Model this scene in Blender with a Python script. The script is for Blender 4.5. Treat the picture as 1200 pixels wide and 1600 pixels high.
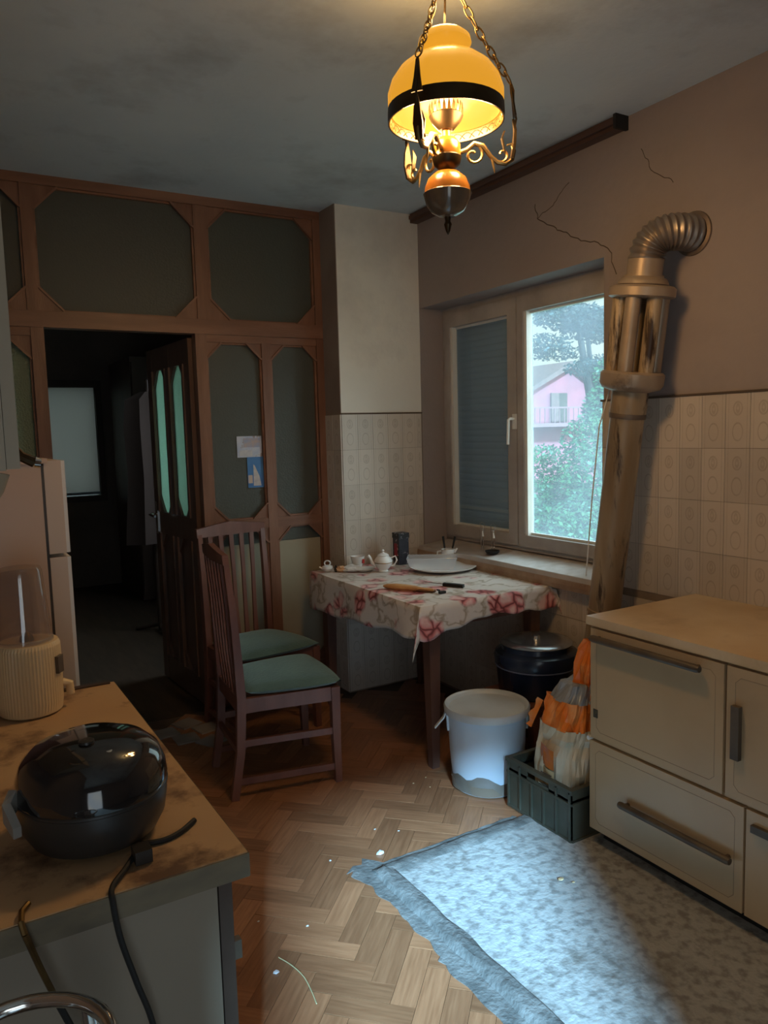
import bpy, bmesh, math, random
from math import sin, cos, pi, radians, hypot, atan2
from mathutils import Vector, Matrix, noise
random.seed(7)
S = bpy.context.scene
for o in list(bpy.data.objects): bpy.data.objects.remove(o)
COL = S.collection

# ---------------------------------------------------------------- camera
yaw, pit, rol = radians(30.558), radians(5.914), radians(-1.583)
f_ = Vector((sin(yaw)*cos(pit), cos(yaw)*cos(pit), -sin(pit)))
r0 = Vector((cos(yaw), -sin(yaw), 0)); u0 = r0.cross(f_)
r_ = r0*cos(rol) + u0*sin(rol); u_ = r_.cross(f_)
cam = bpy.data.cameras.new('camera'); co = bpy.data.objects.new('camera', cam); COL.objects.link(co)
cam.sensor_fit = 'HORIZONTAL'; cam.sensor_width = 36; cam.lens = 36*1195.06/1200
cam.clip_start = 0.02; cam.clip_end = 200
co.matrix_world = Matrix(((r_.x, u_.x, -f_.x, 0), (r_.y, u_.y, -f_.y, 0), (r_.z, u_.z, -f_.z, 1.5), (0, 0, 0, 1)))
S.camera = co

# ---------------------------------------------------------------- sky, daylight, exposure
S.view_settings.view_transform = 'Standard'; S.view_settings.look = 'None'
S.view_settings.gamma = 1; S.view_settings.exposure = 0.0; S.view_settings.use_curve_mapping = False
W = bpy.data.worlds.new('sky'); S.world = W; W.use_nodes = True
wt = W.node_tree; bg = wt.nodes['Background']
tc = wt.nodes.new('ShaderNodeTexCoord'); nz = wt.nodes.new('ShaderNodeTexNoise'); nz.inputs['Scale'].default_value = 2.2
nz.inputs['Detail'].default_value = 5
cr = wt.nodes.new('ShaderNodeValToRGB')
cr.color_ramp.elements[0].position = .35; cr.color_ramp.elements[0].color = (.58, .72, .80, 1)
cr.color_ramp.elements[1].position = .62; cr.color_ramp.elements[1].color = (.92, .95, .78, 1)
wt.links.new(tc.outputs['Generated'], nz.inputs['Vector']); wt.links.new(nz.outputs['Fac'], cr.inputs['Fac'])
wt.links.new(cr.outputs['Color'], bg.inputs['Color']); bg.inputs['Strength'].default_value = 1.35

def sun(name, d, col, power, ang):
    L = bpy.data.lights.new(name, 'SUN'); L.color = col; L.energy = power; L.angle = radians(ang)
    o = bpy.data.objects.new(name, L); COL.objects.link(o)
    o.rotation_euler = Vector(d).to_track_quat('-Z', 'Y').to_euler(); o.location = (0, 0, 8)
    return o
sun('daylight_from_window_side', (-.80, .38, -.42), (.74, .87, 1.0), 9.0, 75)
sun('daylight_from_balcony_side', (.42, .895, -.485), (.36, .70, 1.0), 19, 5.5)

aL = bpy.data.lights.new('daylight_through_balcony_door', 'AREA'); aL.shape = 'RECTANGLE'; aL.size = .95; aL.size_y = 2.0; aL.energy = 4; aL.color = (.80, .88, 1.0)
aO = bpy.data.objects.new('daylight_through_balcony_door', aL); COL.objects.link(aO); aO.location = (-.27, -1.36, 1.05); aO.rotation_euler = (radians(90), 0, radians(-12))
# ---------------------------------------------------------------- materials
MATS = {}
def nodes(name):
    m = bpy.data.materials.new(name); m.use_nodes = True
    t = m.node_tree; b = t.nodes['Principled BSDF']
    return m, t, b
def C4(c): return (c[0], c[1], c[2], 1)
def srgb(r, g, b):
    f = lambda v: (v/255/12.92) if v/255 <= .04045 else ((v/255+.055)/1.055)**2.4
    return (f(r), f(g), f(b))
def mat(name, c1, c2=None, scale=4.0, lo=.35, hi=.65, rough=.6, metal=0.0, bump=0.0, bscale=40.0, stretch=(1, 1, 1),
        rnd=0.0, c3=None, s3=1.2, lo3=.5, hi3=.7, spec=None, coat=0, detail=5, sss=0):
    m, t, b = nodes(name)
    tcn = t.nodes.new('ShaderNodeTexCoord'); mp = t.nodes.new('ShaderNodeMapping')
    mp.inputs['Scale'].default_value = stretch
    t.links.new(tcn.outputs['Object'], mp.inputs['Vector'])
    vec = mp.outputs['Vector']
    if rnd:
        oi = t.nodes.new('ShaderNodeObjectInfo'); ad = t.nodes.new('ShaderNodeVectorMath'); ad.operation = 'ADD'
        sc = t.nodes.new('ShaderNodeMath'); sc.operation = 'MULTIPLY'; sc.inputs[1].default_value = 37.0
        t.links.new(oi.outputs['Random'], sc.inputs[0]); t.links.new(sc.outputs[0], ad.inputs[1]); t.links.new(vec, ad.inputs[0])
        vec = ad.outputs[0]
    out = None
    if c2:
        n = t.nodes.new('ShaderNodeTexNoise'); n.inputs['Scale'].default_value = scale; n.inputs['Detail'].default_value = detail
        r = t.nodes.new('ShaderNodeValToRGB'); r.color_ramp.elements[0].position = lo; r.color_ramp.elements[1].position = hi
        r.color_ramp.elements[0].color = C4(c1); r.color_ramp.elements[1].color = C4(c2)
        t.links.new(vec, n.inputs['Vector']); t.links.new(n.outputs['Fac'], r.inputs['Fac']); out = r.outputs['Color']
    if c3:
        n = t.nodes.new('ShaderNodeTexNoise'); n.inputs['Scale'].default_value = s3; n.inputs['Detail'].default_value = 6
        n.inputs['Roughness'].default_value = .65
        r = t.nodes.new('ShaderNodeValToRGB'); r.color_ramp.elements[0].position = lo3; r.color_ramp.elements[1].position = hi3
        r.color_ramp.elements[0].color = (0, 0, 0, 1); r.color_ramp.elements[1].color = (1, 1, 1, 1)
        mx = t.nodes.new('ShaderNodeMix'); mx.data_type = 'RGBA'
        t.links.new(vec, n.inputs['Vector']); t.links.new(n.outputs['Fac'], r.inputs['Fac']); t.links.new(r.outputs['Color'], mx.inputs[0])
        if out: t.links.new(out, mx.inputs[6])
        else: mx.inputs[6].default_value = C4(c1)
        mx.inputs[7].default_value = C4(c3); out = mx.outputs[2]
    if rnd:
        hs = t.nodes.new('ShaderNodeHueSaturation'); mr = t.nodes.new('ShaderNodeMapRange')
        mr.inputs[3].default_value = 1-rnd; mr.inputs[4].default_value = 1+rnd
        t.links.new(oi.outputs['Random'], mr.inputs[0]); t.links.new(mr.outputs[0], hs.inputs['Value'])
        if out: t.links.new(out, hs.inputs['Color'])
        else: hs.inputs['Color'].default_value = C4(c1)
        out = hs.outputs['Color']
    if out: t.links.new(out, b.inputs['Base Color'])
    else: b.inputs['Base Color'].default_value = C4(c1)
    b.inputs['Roughness'].default_value = rough; b.inputs['Metallic'].default_value = metal
    if spec is not None: b.inputs['Specular IOR Level'].default_value = spec
    if coat: b.inputs['Coat Weight'].default_value = coat; b.inputs['Coat Roughness'].default_value = .08
    if sss: b.inputs['Subsurface Weight'].default_value = sss; b.inputs['Subsurface Radius'].default_value = (.03, .03, .04)
    if bump:
        n = t.nodes.new('ShaderNodeTexNoise'); n.inputs['Scale'].default_value = bscale; n.inputs['Detail'].default_value = 4
        bp = t.nodes.new('ShaderNodeBump'); bp.inputs['Strength'].default_value = bump; bp.inputs['Distance'].default_value = .01
        t.links.new(vec, n.inputs['Vector']); t.links.new(n.outputs['Fac'], bp.inputs['Height']); t.links.new(bp.outputs['Normal'], b.inputs['Normal'])
    MATS[name] = m
    return m
def emis(name, col, st, base=None):
    m, t, b = nodes(name); b.inputs['Base Color'].default_value = C4(base or col)
    b.inputs['Emission Color'].default_value = C4(col); b.inputs['Emission Strength'].default_value = st
    b.inputs['Roughness'].default_value = .25
    return m
def glass_mix(name, tint, haze, hazeamt, gloss=.08, rough=.05, transl=True, bump=0, bscale=60, noisy=0):
    # transparent glass carrying dust, painted daylight haze or a frosted face
    m = bpy.data.materials.new(name); m.use_nodes = True; t = m.node_tree; t.nodes.clear()
    o = t.nodes.new('ShaderNodeOutputMaterial'); tr = t.nodes.new('ShaderNodeBsdfTransparent'); tr.inputs[0].default_value = C4(tint)
    tl = t.nodes.new('ShaderNodeBsdfTranslucent'); tl.inputs[0].default_value = C4(haze)
    df = t.nodes.new('ShaderNodeBsdfDiffuse'); df.inputs[0].default_value = C4(haze)
    a = t.nodes.new('ShaderNodeMixShader'); a.inputs[0].default_value = .5 if transl else 1
    t.links.new(tl.outputs[0], a.inputs[1]); t.links.new(df.outputs[0], a.inputs[2])
    bm_ = t.nodes.new('ShaderNodeMixShader'); bm_.inputs[0].default_value = hazeamt
    t.links.new(tr.outputs[0], bm_.inputs[1]); t.links.new(a.outputs[0], bm_.inputs[2])
    gl = t.nodes.new('ShaderNodeBsdfGlossy'); gl.inputs['Roughness'].default_value = rough
    c = t.nodes.new('ShaderNodeMixShader'); c.inputs[0].default_value = gloss
    t.links.new(bm_.outputs[0], c.inputs[1]); t.links.new(gl.outputs[0], c.inputs[2]); t.links.new(c.outputs[0], o.inputs[0])
    tcn = t.nodes.new('ShaderNodeTexCoord')
    if bump:
        n = t.nodes.new('ShaderNodeTexVoronoi'); n.inputs['Scale'].default_value = bscale
        bp = t.nodes.new('ShaderNodeBump'); bp.inputs['Strength'].default_value = bump; bp.inputs['Distance'].default_value = .004
        t.links.new(tcn.outputs['Object'], n.inputs['Vector']); t.links.new(n.outputs['Distance'], bp.inputs['Height'])
        for q in (gl, tl, df): t.links.new(bp.outputs['Normal'], q.inputs['Normal'])
    if noisy:
        n = t.nodes.new('ShaderNodeTexNoise'); n.inputs['Scale'].default_value = 3; n.inputs['Detail'].default_value = 8
        mr = t.nodes.new('ShaderNodeMapRange'); mr.inputs[1].default_value = .3; mr.inputs[2].default_value = .7
        mr.inputs[3].default_value = hazeamt-noisy; mr.inputs[4].default_value = hazeamt+noisy
        t.links.new(tcn.outputs['Object'], n.inputs['Vector']); t.links.new(n.outputs['Fac'], mr.inputs[0]); t.links.new(mr.outputs[0], bm_.inputs[0])
    return m

M = {}
M['ceiling'] = mat('ceiling_paint', (.62, .70, .75), (.70, .77, .80), 1.5, rough=.85, c3=(.30, .32, .33), s3=1.1, lo3=.50, hi3=.78, bump=.15, bscale=25)
M['plaster'] = mat('sooty_plaster', (.30, .25, .245), (.37, .31, .29), 2.0, rough=.9, c3=(.22, .19, .19), s3=1.0, lo3=.45, hi3=.8, bump=.25, bscale=30)
M['pier'] = mat('pale_plaster', (.74, .73, .68), (.80, .78, .72), 2.5, rough=.85, c3=(.42, .39, .37), s3=.9, lo3=.5, hi3=.85, bump=.15, bscale=30)
M['pier_side'] = mat('brown_side_plaster', (.24, .18, .15), (.30, .24, .20), 3, rough=.85, bump=.2)
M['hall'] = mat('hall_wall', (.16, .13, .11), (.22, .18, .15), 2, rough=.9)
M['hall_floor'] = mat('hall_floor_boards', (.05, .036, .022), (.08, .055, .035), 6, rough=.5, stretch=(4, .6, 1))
M['exterior'] = mat('exterior_render', (.62, .60, .56), (.55, .53, .5), 3, rough=.9)
M['concrete'] = mat('bare_concrete', (.24, .24, .23), (.41, .42, .41), 30, lo=.36, hi=.54, rough=.85, c3=(.13, .105, .075), s3=2.6, lo3=.55, hi3=.74, bump=.35, bscale=70, detail=10)
M['mortar'] = mat('grey_mortar', (.10, .10, .095), (.21, .21, .20), 16, rough=.9, bump=.5, bscale=70, detail=8)
M['sub'] = mat('dark_screed', (.09, .06, .045), (.14, .10, .07), 5, rough=.8)
M['trimw'] = mat('white_window_frame', (.40, .37, .35), (.48, .44, .41), 3, rough=.45, c3=(.27, .23, .21), s3=2, lo3=.4, hi3=.75)
M['sashw'] = mat('pale_sash_bead', (.70, .70, .66), (.78, .78, .74), 4, rough=.4)
M['whitepl'] = mat('white_plastic', (.78, .78, .76), rough=.3)
M['oak'] = mat('reddish_oak', (.26, .125, .075), (.18, .082, .048), 5, rough=.42, stretch=(3, 3, .35), c3=(.12, .045, .022), s3=3, lo3=.5, hi3=.85, bump=.1, bscale=60)
M['oakh'] = mat('reddish_oak_rail', (.27, .13, .078), (.19, .086, .050), 5, rough=.42, stretch=(.35, 3, 3), c3=(.13, .05, .025), s3=3, lo3=.5, hi3=.85, bump=.1, bscale=60)
M['chairwood'] = mat('dark_red_chair_wood', (.20, .085, .06), (.13, .05, .036), 5, rough=.38, stretch=(2, 2, .5), bump=.05)
M['beam'] = mat('dark_brown_batten', (.085, .045, .035), (.13, .07, .05), 6, rough=.6, stretch=(1, .3, 1))
M['tablewood'] = mat('dark_table_wood', (.13, .06, .04), (.09, .04, .03), 5, rough=.5, stretch=(3, 3, .4))
M['velvet'] = mat('green_velvet', (.055, .10, .085), (.085, .15, .125), 9, rough=.8, bump=.2, bscale=80)
M['velvet'].node_tree.nodes['Principled BSDF'].inputs['Sheen Weight'].default_value = .9
M['velvet'].node_tree.nodes['Principled BSDF'].inputs['Sheen Tint'].default_value = (.6, .85, .85, 1)
M['enamel'] = mat('aged_cream_enamel', (.54, .385, .225), (.46, .32, .185), 2.2, rough=.32, c3=(.38, .28, .18), s3=2.2, lo3=.55, hi3=.85)
M['enameltop'] = mat('stained_cream_enamel_top', (.70, .56, .38), (.58, .42, .25), 3.5, rough=.38, c3=(.36, .24, .13), s3=3, lo3=.5, hi3=.8)
M['handle'] = mat('dark_brown_handle', (.075, .055, .04), (.14, .105, .07), 8, rough=.45)
M['groove'] = mat('dark_groove', (.10, .07, .05), rough=.8)
M['pressed'] = mat('brown_pressed_line', (.30, .21, .13), rough=.6)
M['black'] = mat('matte_black', (.012, .012, .012), rough=.7)
M['pipe'] = mat('stained_flue_enamel', (.30, .20, .11), (.52, .40, .26), 5, rough=.38, metal=.2, stretch=(1.6, 1.6, .22), c3=(.045, .025, .015), s3=11, lo3=.54, hi3=.64)
M['flue'] = mat('pale_flue_metal', (.50, .40, .30), (.38, .29, .21), 5, rough=.4, metal=.4, c3=(.09, .06, .045), s3=5, lo3=.6, hi3=.72)
M['fluedk'] = mat('dark_flue_metal', (.14, .11, .09), (.24, .18, .14), 6, rough=.5, metal=.5)
M['foil'] = mat('corrugated_flue_foil', (.42, .36, .31), (.30, .25, .21), 7, rough=.38, metal=.75)
M['counter'] = mat('tan_worktop_laminate', (.56, .38, .21), (.48, .31, .17), 3, rough=.42, c3=(.15, .085, .05), s3=5.5, lo3=.54, hi3=.66)
M['edge'] = mat('worn_worktop_edge', (.20, .16, .10), (.12, .10, .07), 9, rough=.7, stretch=(1, 1, 2))
M['cabinet'] = mat('grey_beige_cabinet_side', (.27, .22, .16), (.23, .185, .135), 2, rough=.5)
M['browndoor'] = mat('dark_brown_cabinet_door', (.055, .032, .022), (.08, .05, .035), 5, rough=.5)
M['fridge'] = mat('cream_fridge_enamel', (.62, .44, .33), (.56, .40, .30), 2, rough=.35)
M['fridgedoor'] = mat('pale_fridge_door', (.62, .50, .41), rough=.3)
M['fridgeedge'] = mat('white_fridge_door_face', (.78, .76, .74), rough=.25)
M['cupboard'] = mat('pale_cupboard_side', (.40, .32, .22), (.36, .29, .20), 3, rough=.45)
M['chrome'] = mat('chrome', (.75, .74, .72), rough=.12, metal=1)
M['brass'] = mat('aged_brass', (.30, .20, .08), (.15, .10, .045), 20, rough=.35, metal=.9)
M['brassdk'] = mat('dark_bronze', (.045, .03, .015), (.07, .045, .022), 20, rough=.4, metal=.8)
M['gloss_black'] = mat('glossy_black_plastic', (.012, .012, .013), rough=.07, coat=1.0)
M['satin_black'] = mat('satin_black_plastic', (.03, .028, .026), rough=.35)
M['cream_pl'] = mat('cream_ribbed_plastic', (.72, .56, .33), rough=.35)
M['bucket'] = mat('translucent_white_bucket', (.62, .72, .82), (.56, .66, .78), 3, rough=.35, sss=.2)
M['lidb'] = mat('translucent_white_lid', (.60, .66, .70), (.45, .48, .5), 4, rough=.4)
M['enblue'] = mat('dark_blue_enamel', (.012, .02, .045), (.02, .032, .065), 6, rough=.22)
M['steel'] = mat('dull_steel_lid', (.55, .56, .58), (.42, .43, .46), 6, rough=.22, metal=.9)
M['crate'] = mat('grey_green_crate', (.055, .056, .040), (.085, .082, .060), 6, rough=.5)
M['wplate'] = mat('white_china', (.80, .80, .80), (.74, .74, .74), 5, rough=.2)
M['loaf'] = mat('tan_crust', (.62, .36, .16), (.48, .24, .09), 12, rough=.7, bump=.3)
M['loafend'] = mat('dark_crust', (.16, .07, .03), rough=.7)
M['paper'] = mat('white_paper', (.75, .78, .82), rough=.8)
M['bagw'] = mat('cream_sack_plastic', (.60, .52, .36), (.70, .62, .46), 7, rough=.35)
M['bago'] = mat('orange_sack_plastic', (.85, .22, .03), (.92, .42, .16), 12, rough=.3, lo=.45, hi=.7)
M['bagg'] = mat('grey_sack_lining', (.22, .25, .28), (.34, .36, .38), 8, rough=.35)
M['tile'] = None
M['glass_out'] = glass_mix('dusty_hazed_window_glass', (.90, .96, .92), (.62, .80, 1.0), .20, gloss=.04, noisy=.08)  # blue daylight haze is mixed into the dusty glass
M['glass_left'] = glass_mix('hazed_glass_before_shutter', (.80, .88, .92), (.55, .68, .80), .26, gloss=.05)  # pale haze imitates a daylight glow over the shutter
M['glass_dark'] = glass_mix('frosted_partition_glass', (.20, .21, .19), (.17, .18, .15), .80, gloss=.045, rough=.5, bump=.25, bscale=90)
M['glass_green'] = glass_mix('patterned_green_glass', (.3, .4, .3), (.38, .50, .36), .85, gloss=.06, rough=.3, bump=.8, bscale=120)
M['glass_mint'] = glass_mix('mint_door_glass', (.4, .6, .5), (.72, .98, .84), .9, gloss=.04, rough=.3, bump=.3, bscale=120)
M['clear'] = glass_mix('clear_plastic', (.93, .94, .95), (.8, .84, .9), .18, gloss=.10, rough=.06)
M['clearsmoke'] = glass_mix('smoky_clear_plastic', (.90, .86, .84), (.60, .52, .48), .20, gloss=.10, rough=.04)
M['shutter'] = mat('grey_shutter_slat', (.40, .52, .64), (.46, .58, .70), 4, rough=.5)
M['shade'] = emis('lit_amber_opal_shade', (.86, .37, .025), .86, (.12, .06, .008))
M['shadein'] = emis('lit_inner_opal_shade', (1.0, .50, .085), .80, (.06, .035, .006))
M['frill'] = emis('lit_amber_lattice_frill', (.80, .33, .03), .60, (.05, .025, .004))
M['opal2'] = mat('amber_lit_body', (.34, .14, .018), (.24, .09, .012), 30, rough=.25, sss=.3)  # amber body; on the globe top it carries the lamplit yellow
M['ballglass'] = mat('dark_brown_lamp_glass', (.16, .11, .07), (.10, .07, .05), 14, rough=.12, coat=.6)
M['bulb'] = emis('glowing_bulb', (1, .72, .35), 6)
M['curtain'] = glass_mix('pale_blue_roller_blind', (.0, .0, .0), (.80, .76, .72), 1.0, gloss=.0)
M['wardrobe'] = mat('dark_wardrobe_wood', (.045, .028, .02), (.07, .045, .03), 4, rough=.5, stretch=(1, 1, .3))
M['coat'] = mat('dark_brown_coat_cloth', (.07, .05, .042), rough=.9)
M['pink'] = mat('pink_house_render', (.40, .125, .155), (.34, .11, .135), 2, rough=.9)
M['roof'] = mat('red_roof_tiles', (.20, .11, .10), (.14, .08, .07), 6, rough=.8)
M['leafd'] = mat('dark_tree_leaf', (.012, .03, .028), (.02, .045, .035), 3, rough=.5, rnd=.001)
M['leafg'] = mat('fresh_green_leaf', (.025, .105, .045), (.05, .16, .055), 2, rough=.5)
M['bark'] = mat('tree_bark', (.03, .025, .02), rough=.9)
M['grass'] = mat('garden_ground', (.12, .18, .07), (.2, .2, .12), 1, rough=.9)
M['stone'] = mat('pale_garden_wall', (.55, .52, .48), rough=.9)
M['plank'] = mat('parquet_oak', (.37, .175, .088), (.26, .115, .055), 7, lo=.3, hi=.7, rough=.33, stretch=(1.2, 14, 1), rnd=.25, bump=.06, bscale=8)
M['ltile'] = mat('loose_grey_tile', (.34, .31, .29), (.26, .24, .22), 5, rough=.5, rnd=.2)

def tile_mat():
    m, t, b = nodes('beige_patterned_tile'); N = t.nodes; L = t.links
    tcn = N.new('ShaderNodeTexCoord'); sp = N.new('ShaderNodeSeparateXYZ'); L.new(tcn.outputs['Object'], sp.inputs[0])
    def math_(op, a, b2=None, c=None):
        n = N.new('ShaderNodeMath'); n.operation = op
        for i, v in enumerate((a, b2, c)):
            if v is None: continue
            if isinstance(v, (int, float)): n.inputs[i].default_value = v
            else: L.new(v, n.inputs[i])
        return n.outputs[0]
    x, z = sp.outputs[0], sp.outputs[2]
    def ring(cx, cz, rx, rz, w):
        a = math_('DIVIDE', math_('SUBTRACT', x, cx), rx); c = math_('DIVIDE', math_('SUBTRACT', z, cz), rz)
        d = math_('SQRT', math_('ADD', math_('MULTIPLY', a, a), math_('MULTIPLY', c, c)))
        return math_('LESS_THAN', math_('ABSOLUTE', math_('SUBTRACT', d, 1.0)), w)
    pat = math_('MAXIMUM', ring(0, .045, .017, .023, .16), ring(0, .045, .006, .012, .5))
    pat = math_('MAXIMUM', pat, ring(0, -.04, .020, .032, .10))
    edge = math_('LESS_THAN', math_('ABSOLUTE', math_('SUBTRACT', math_('ABSOLUTE', x), .037)), .0012)
    pat = math_('MAXIMUM', pat, edge)
    n = N.new('ShaderNodeTexNoise'); n.inputs['Scale'].default_value = 30; L.new(tcn.outputs['Object'], n.inputs['Vector'])
    fac = math_('MULTIPLY', pat, math_('MULTIPLY', n.outputs['Fac'], .75))
    mx = N.new('ShaderNodeMix'); mx.data_type = 'RGBA'; L.new(fac, mx.inputs[0])
    mx.inputs[6].default_value = (.60, .53, .46, 1); mx.inputs[7].default_value = (.33, .26, .20, 1)
    oi = N.new('ShaderNodeObjectInfo'); hs = N.new('ShaderNodeHueSaturation'); mr = N.new('ShaderNodeMapRange')
    mr.inputs[3].default_value = .90; mr.inputs[4].default_value = 1.08
    L.new(oi.outputs['Random'], mr.inputs[0]); L.new(mr.outputs[0], hs.inputs['Value']); L.new(mx.outputs[2], hs.inputs['Color'])
    L.new(hs.outputs[0], b.inputs['Base Color']); b.inputs['Roughness'].default_value = .3
    return m
M['tile'] = tile_mat()
M['grout'] = mat('dirty_grout', (.30, .23, .18), (.22, .17, .13), 9, rough=.9)

def cloth_mat():
    m, t, b = nodes('floral_oilcloth'); N = t.nodes; L = t.links
    tcn = N.new('ShaderNodeTexCoord'); uv = tcn.outputs['UV']
    nz = N.new('ShaderNodeTexNoise'); nz.inputs['Scale'].default_value = 9; L.new(uv, nz.inputs['Vector'])
    va = N.new('ShaderNodeVectorMath'); va.operation = 'MULTIPLY_ADD'; va.inputs[1].default_value = (.10, .10, .10)
    L.new(nz.outputs['Color'], va.inputs[0]); L.new(uv, va.inputs[2])
    def ramp(src, els):
        r = N.new('ShaderNodeValToRGB'); cr = r.color_ramp
        while len(cr.elements) < len(els): cr.elements.new(.5)
        for e, (p, c) in zip(cr.elements, els): e.position = p; e.color = c
        L.new(src, r.inputs[0]); return r.outputs[0]
    v1 = N.new('ShaderNodeTexVoronoi'); v1.inputs['Scale'].default_value = 6.5; L.new(va.outputs[0], v1.inputs['Vector'])
    flower = ramp(v1.outputs['Distance'], [(.34, (1, 1, 1, 1)), (.46, (0, 0, 0, 1))])
    v2 = N.new('ShaderNodeTexVoronoi'); v2.inputs['Scale'].default_value = 15; v2.feature = 'DISTANCE_TO_EDGE'; L.new(va.outputs[0], v2.inputs['Vector'])
    petals = ramp(v2.outputs['Distance'], [(.02, (.20, .05, .05, 1)), (.10, (.62, .20, .20, 1)), (.3, (.78, .50, .47, 1))])
    n2 = N.new('ShaderNodeTexNoise'); n2.inputs['Scale'].default_value = 7; n2.inputs['Detail'].default_value = 3; L.new(va.outputs[0], n2.inputs['Vector'])
    vines = ramp(n2.outputs['Fac'], [(.46, (0, 0, 0, 1)), (.5, (1, 1, 1, 1)), (.54, (0, 0, 0, 1))])
    m1 = N.new('ShaderNodeMix'); m1.data_type = 'RGBA'; L.new(vines, m1.inputs[0]); m1.inputs[6].default_value = (.70, .63, .58, 1); m1.inputs[7].default_value = (.40, .32, .24, 1)
    m2 = N.new('ShaderNodeMix'); m2.data_type = 'RGBA'; L.new(flower, m2.inputs[0]); L.new(m1.outputs[2], m2.inputs[6]); L.new(petals, m2.inputs[7])
    L.new(m2.outputs[2], b.inputs['Base Color']); b.inputs['Roughness'].default_value = .33
    n3 = N.new('ShaderNodeTexNoise'); n3.inputs['Scale'].default_value = 12; L.new(uv, n3.inputs['Vector'])
    bp = N.new('ShaderNodeBump'); bp.inputs['Strength'].default_value = .35; bp.inputs['Distance'].default_value = .01
    L.new(n3.outputs['Fac'], bp.inputs['Height']); L.new(bp.outputs[0], b.inputs['Normal'])
    return m
M['cloth'] = cloth_mat()

# ---------------------------------------------------------------- mesh helpers
class BM:
    def __init__(s, m=None): s.b = bmesh.new(); s.m = m or Matrix()
    def v(s, p): return s.b.verts.new(s.m @ Vector(p))
    def f(s, vs):
        try: return s.b.faces.new(vs)
        except ValueError: return None
    def box(s, x0, x1, y0, y1, z0, z1):
        V = [s.v(p) for p in ((x0,y0,z0),(x1,y0,z0),(x1,y1,z0),(x0,y1,z0),(x0,y0,z1),(x1,y0,z1),(x1,y1,z1),(x0,y1,z1))]
        for q in ((3,2,1,0),(4,5,6,7),(0,1,5,4),(1,2,6,5),(2,3,7,6),(3,0,4,7)): s.f([V[i] for i in q])
        return s
    def prism(s, pts, a, b, ax='z'):
        # polygon pts (2D) extruded along ax from a to b
        def P(p, t): return {'z': (p[0], p[1], t), 'y': (p[0], t, p[1]), 'x': (t, p[0], p[1])}[ax]
        A = [s.v(P(p, a)) for p in pts]; B = [s.v(P(p, b)) for p in pts]; n = len(pts)
        s.f(A[::-1]); s.f(B)
        for i in range(n): s.f([A[i], A[(i+1) % n], B[(i+1) % n], B[i]])
        return s
    def lathe(s, prof, n=32, c=(0, 0, 0), close=True, wob=0):
        rings = []
        for r, z in prof:
            if r < 1e-5: rings.append([s.v((c[0], c[1], c[2]+z))])
            else: rings.append([s.v((c[0]+r*(1+wob*sin(5*t*2*pi/n+z*20))*cos(2*pi*t/n), c[1]+r*(1+wob*sin(5*t*2*pi/n+z*20))*sin(2*pi*t/n), c[2]+z)) for t in range(n)])
        for A, B in zip(rings, rings[1:]):
            for i in range(n):
                j = (i+1) % n
                if len(A) == 1 and len(B) == 1: continue
                if len(A) == 1: s.f([A[0], B[j], B[i]])
                elif len(B) == 1: s.f([A[i], A[j], B[0]])
                else: s.f([A[i], A[j], B[j], B[i]])
        return s
    def tube(s, path, r, n=8, cap=True, flat=1.0, closed=False):
        path = [Vector(p) for p in path]; m = len(path)
        rr = r if isinstance(r, (list, tuple)) else [r]*m
        prev = None; rings = []
        for i, p in enumerate(path):
            if closed: d = (path[(i+1) % m]-path[i-1])
            else: d = (path[min(i+1, m-1)]-path[max(i-1, 0)])
            d = d.normalized() if d.length > 1e-9 else Vector((0, 0, 1))
            if prev is None:
                a = Vector((0, 0, 1)) if abs(d.z) < .9 else Vector((1, 0, 0)); x = d.cross(a).normalized()
            else: x = (prev-d*prev.dot(d)); x = x.normalized() if x.length > 1e-6 else d.orthogonal().normalized()
            prev = x; y = d.cross(x)
            rings.append([s.v(p+x*cos(2*pi*k/n)*rr[i]+y*sin(2*pi*k/n)*rr[i]*flat) for k in range(n)])
        pr = list(zip(rings, rings[1:]))+([(rings[-1], rings[0])] if closed else [])
        for A, B in pr:
            for k in range(n): s.f([A[k], A[(k+1) % n], B[(k+1) % n], B[k]])
        if cap and not closed: s.f(rings[0][::-1]); s.f(rings[-1])
        return s
    def bar(s, path, w, d, side=(0, 1, 0)):
        # rectangular section swept along a path, w measured along side, d across
        path = [Vector(p) for p in path]; m = len(path); side = Vector(side).normalized(); rings = []
        for i, p in enumerate(path):
            t = (path[min(i+1, m-1)]-path[max(i-1, 0)]).normalized(); o = t.cross(side).normalized()
            ww = w[i] if isinstance(w, (list, tuple)) else w; dd = d[i] if isinstance(d, (list, tuple)) else d
            rings.append([s.v(p+side*a*ww/2+o*b*dd/2) for a, b in ((-1,-1),(1,-1),(1,1),(-1,1))])
        for A, B in zip(rings, rings[1:]):
            for k in range(4): s.f([A[k], A[(k+1) % 4], B[(k+1) % 4], B[k]])
        s.f(rings[0][::-1]); s.f(rings[-1])
        return s
    def bevel(s, off, seg=2):
        es = [e for e in s.b.edges if len(e.link_faces) == 2 and e.calc_face_angle(0) > .5]
        bmesh.ops.bevel(s.b, geom=es, offset=off, segments=seg, affect='EDGES', profile=.5, clamp_overlap=True)
        return s
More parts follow.
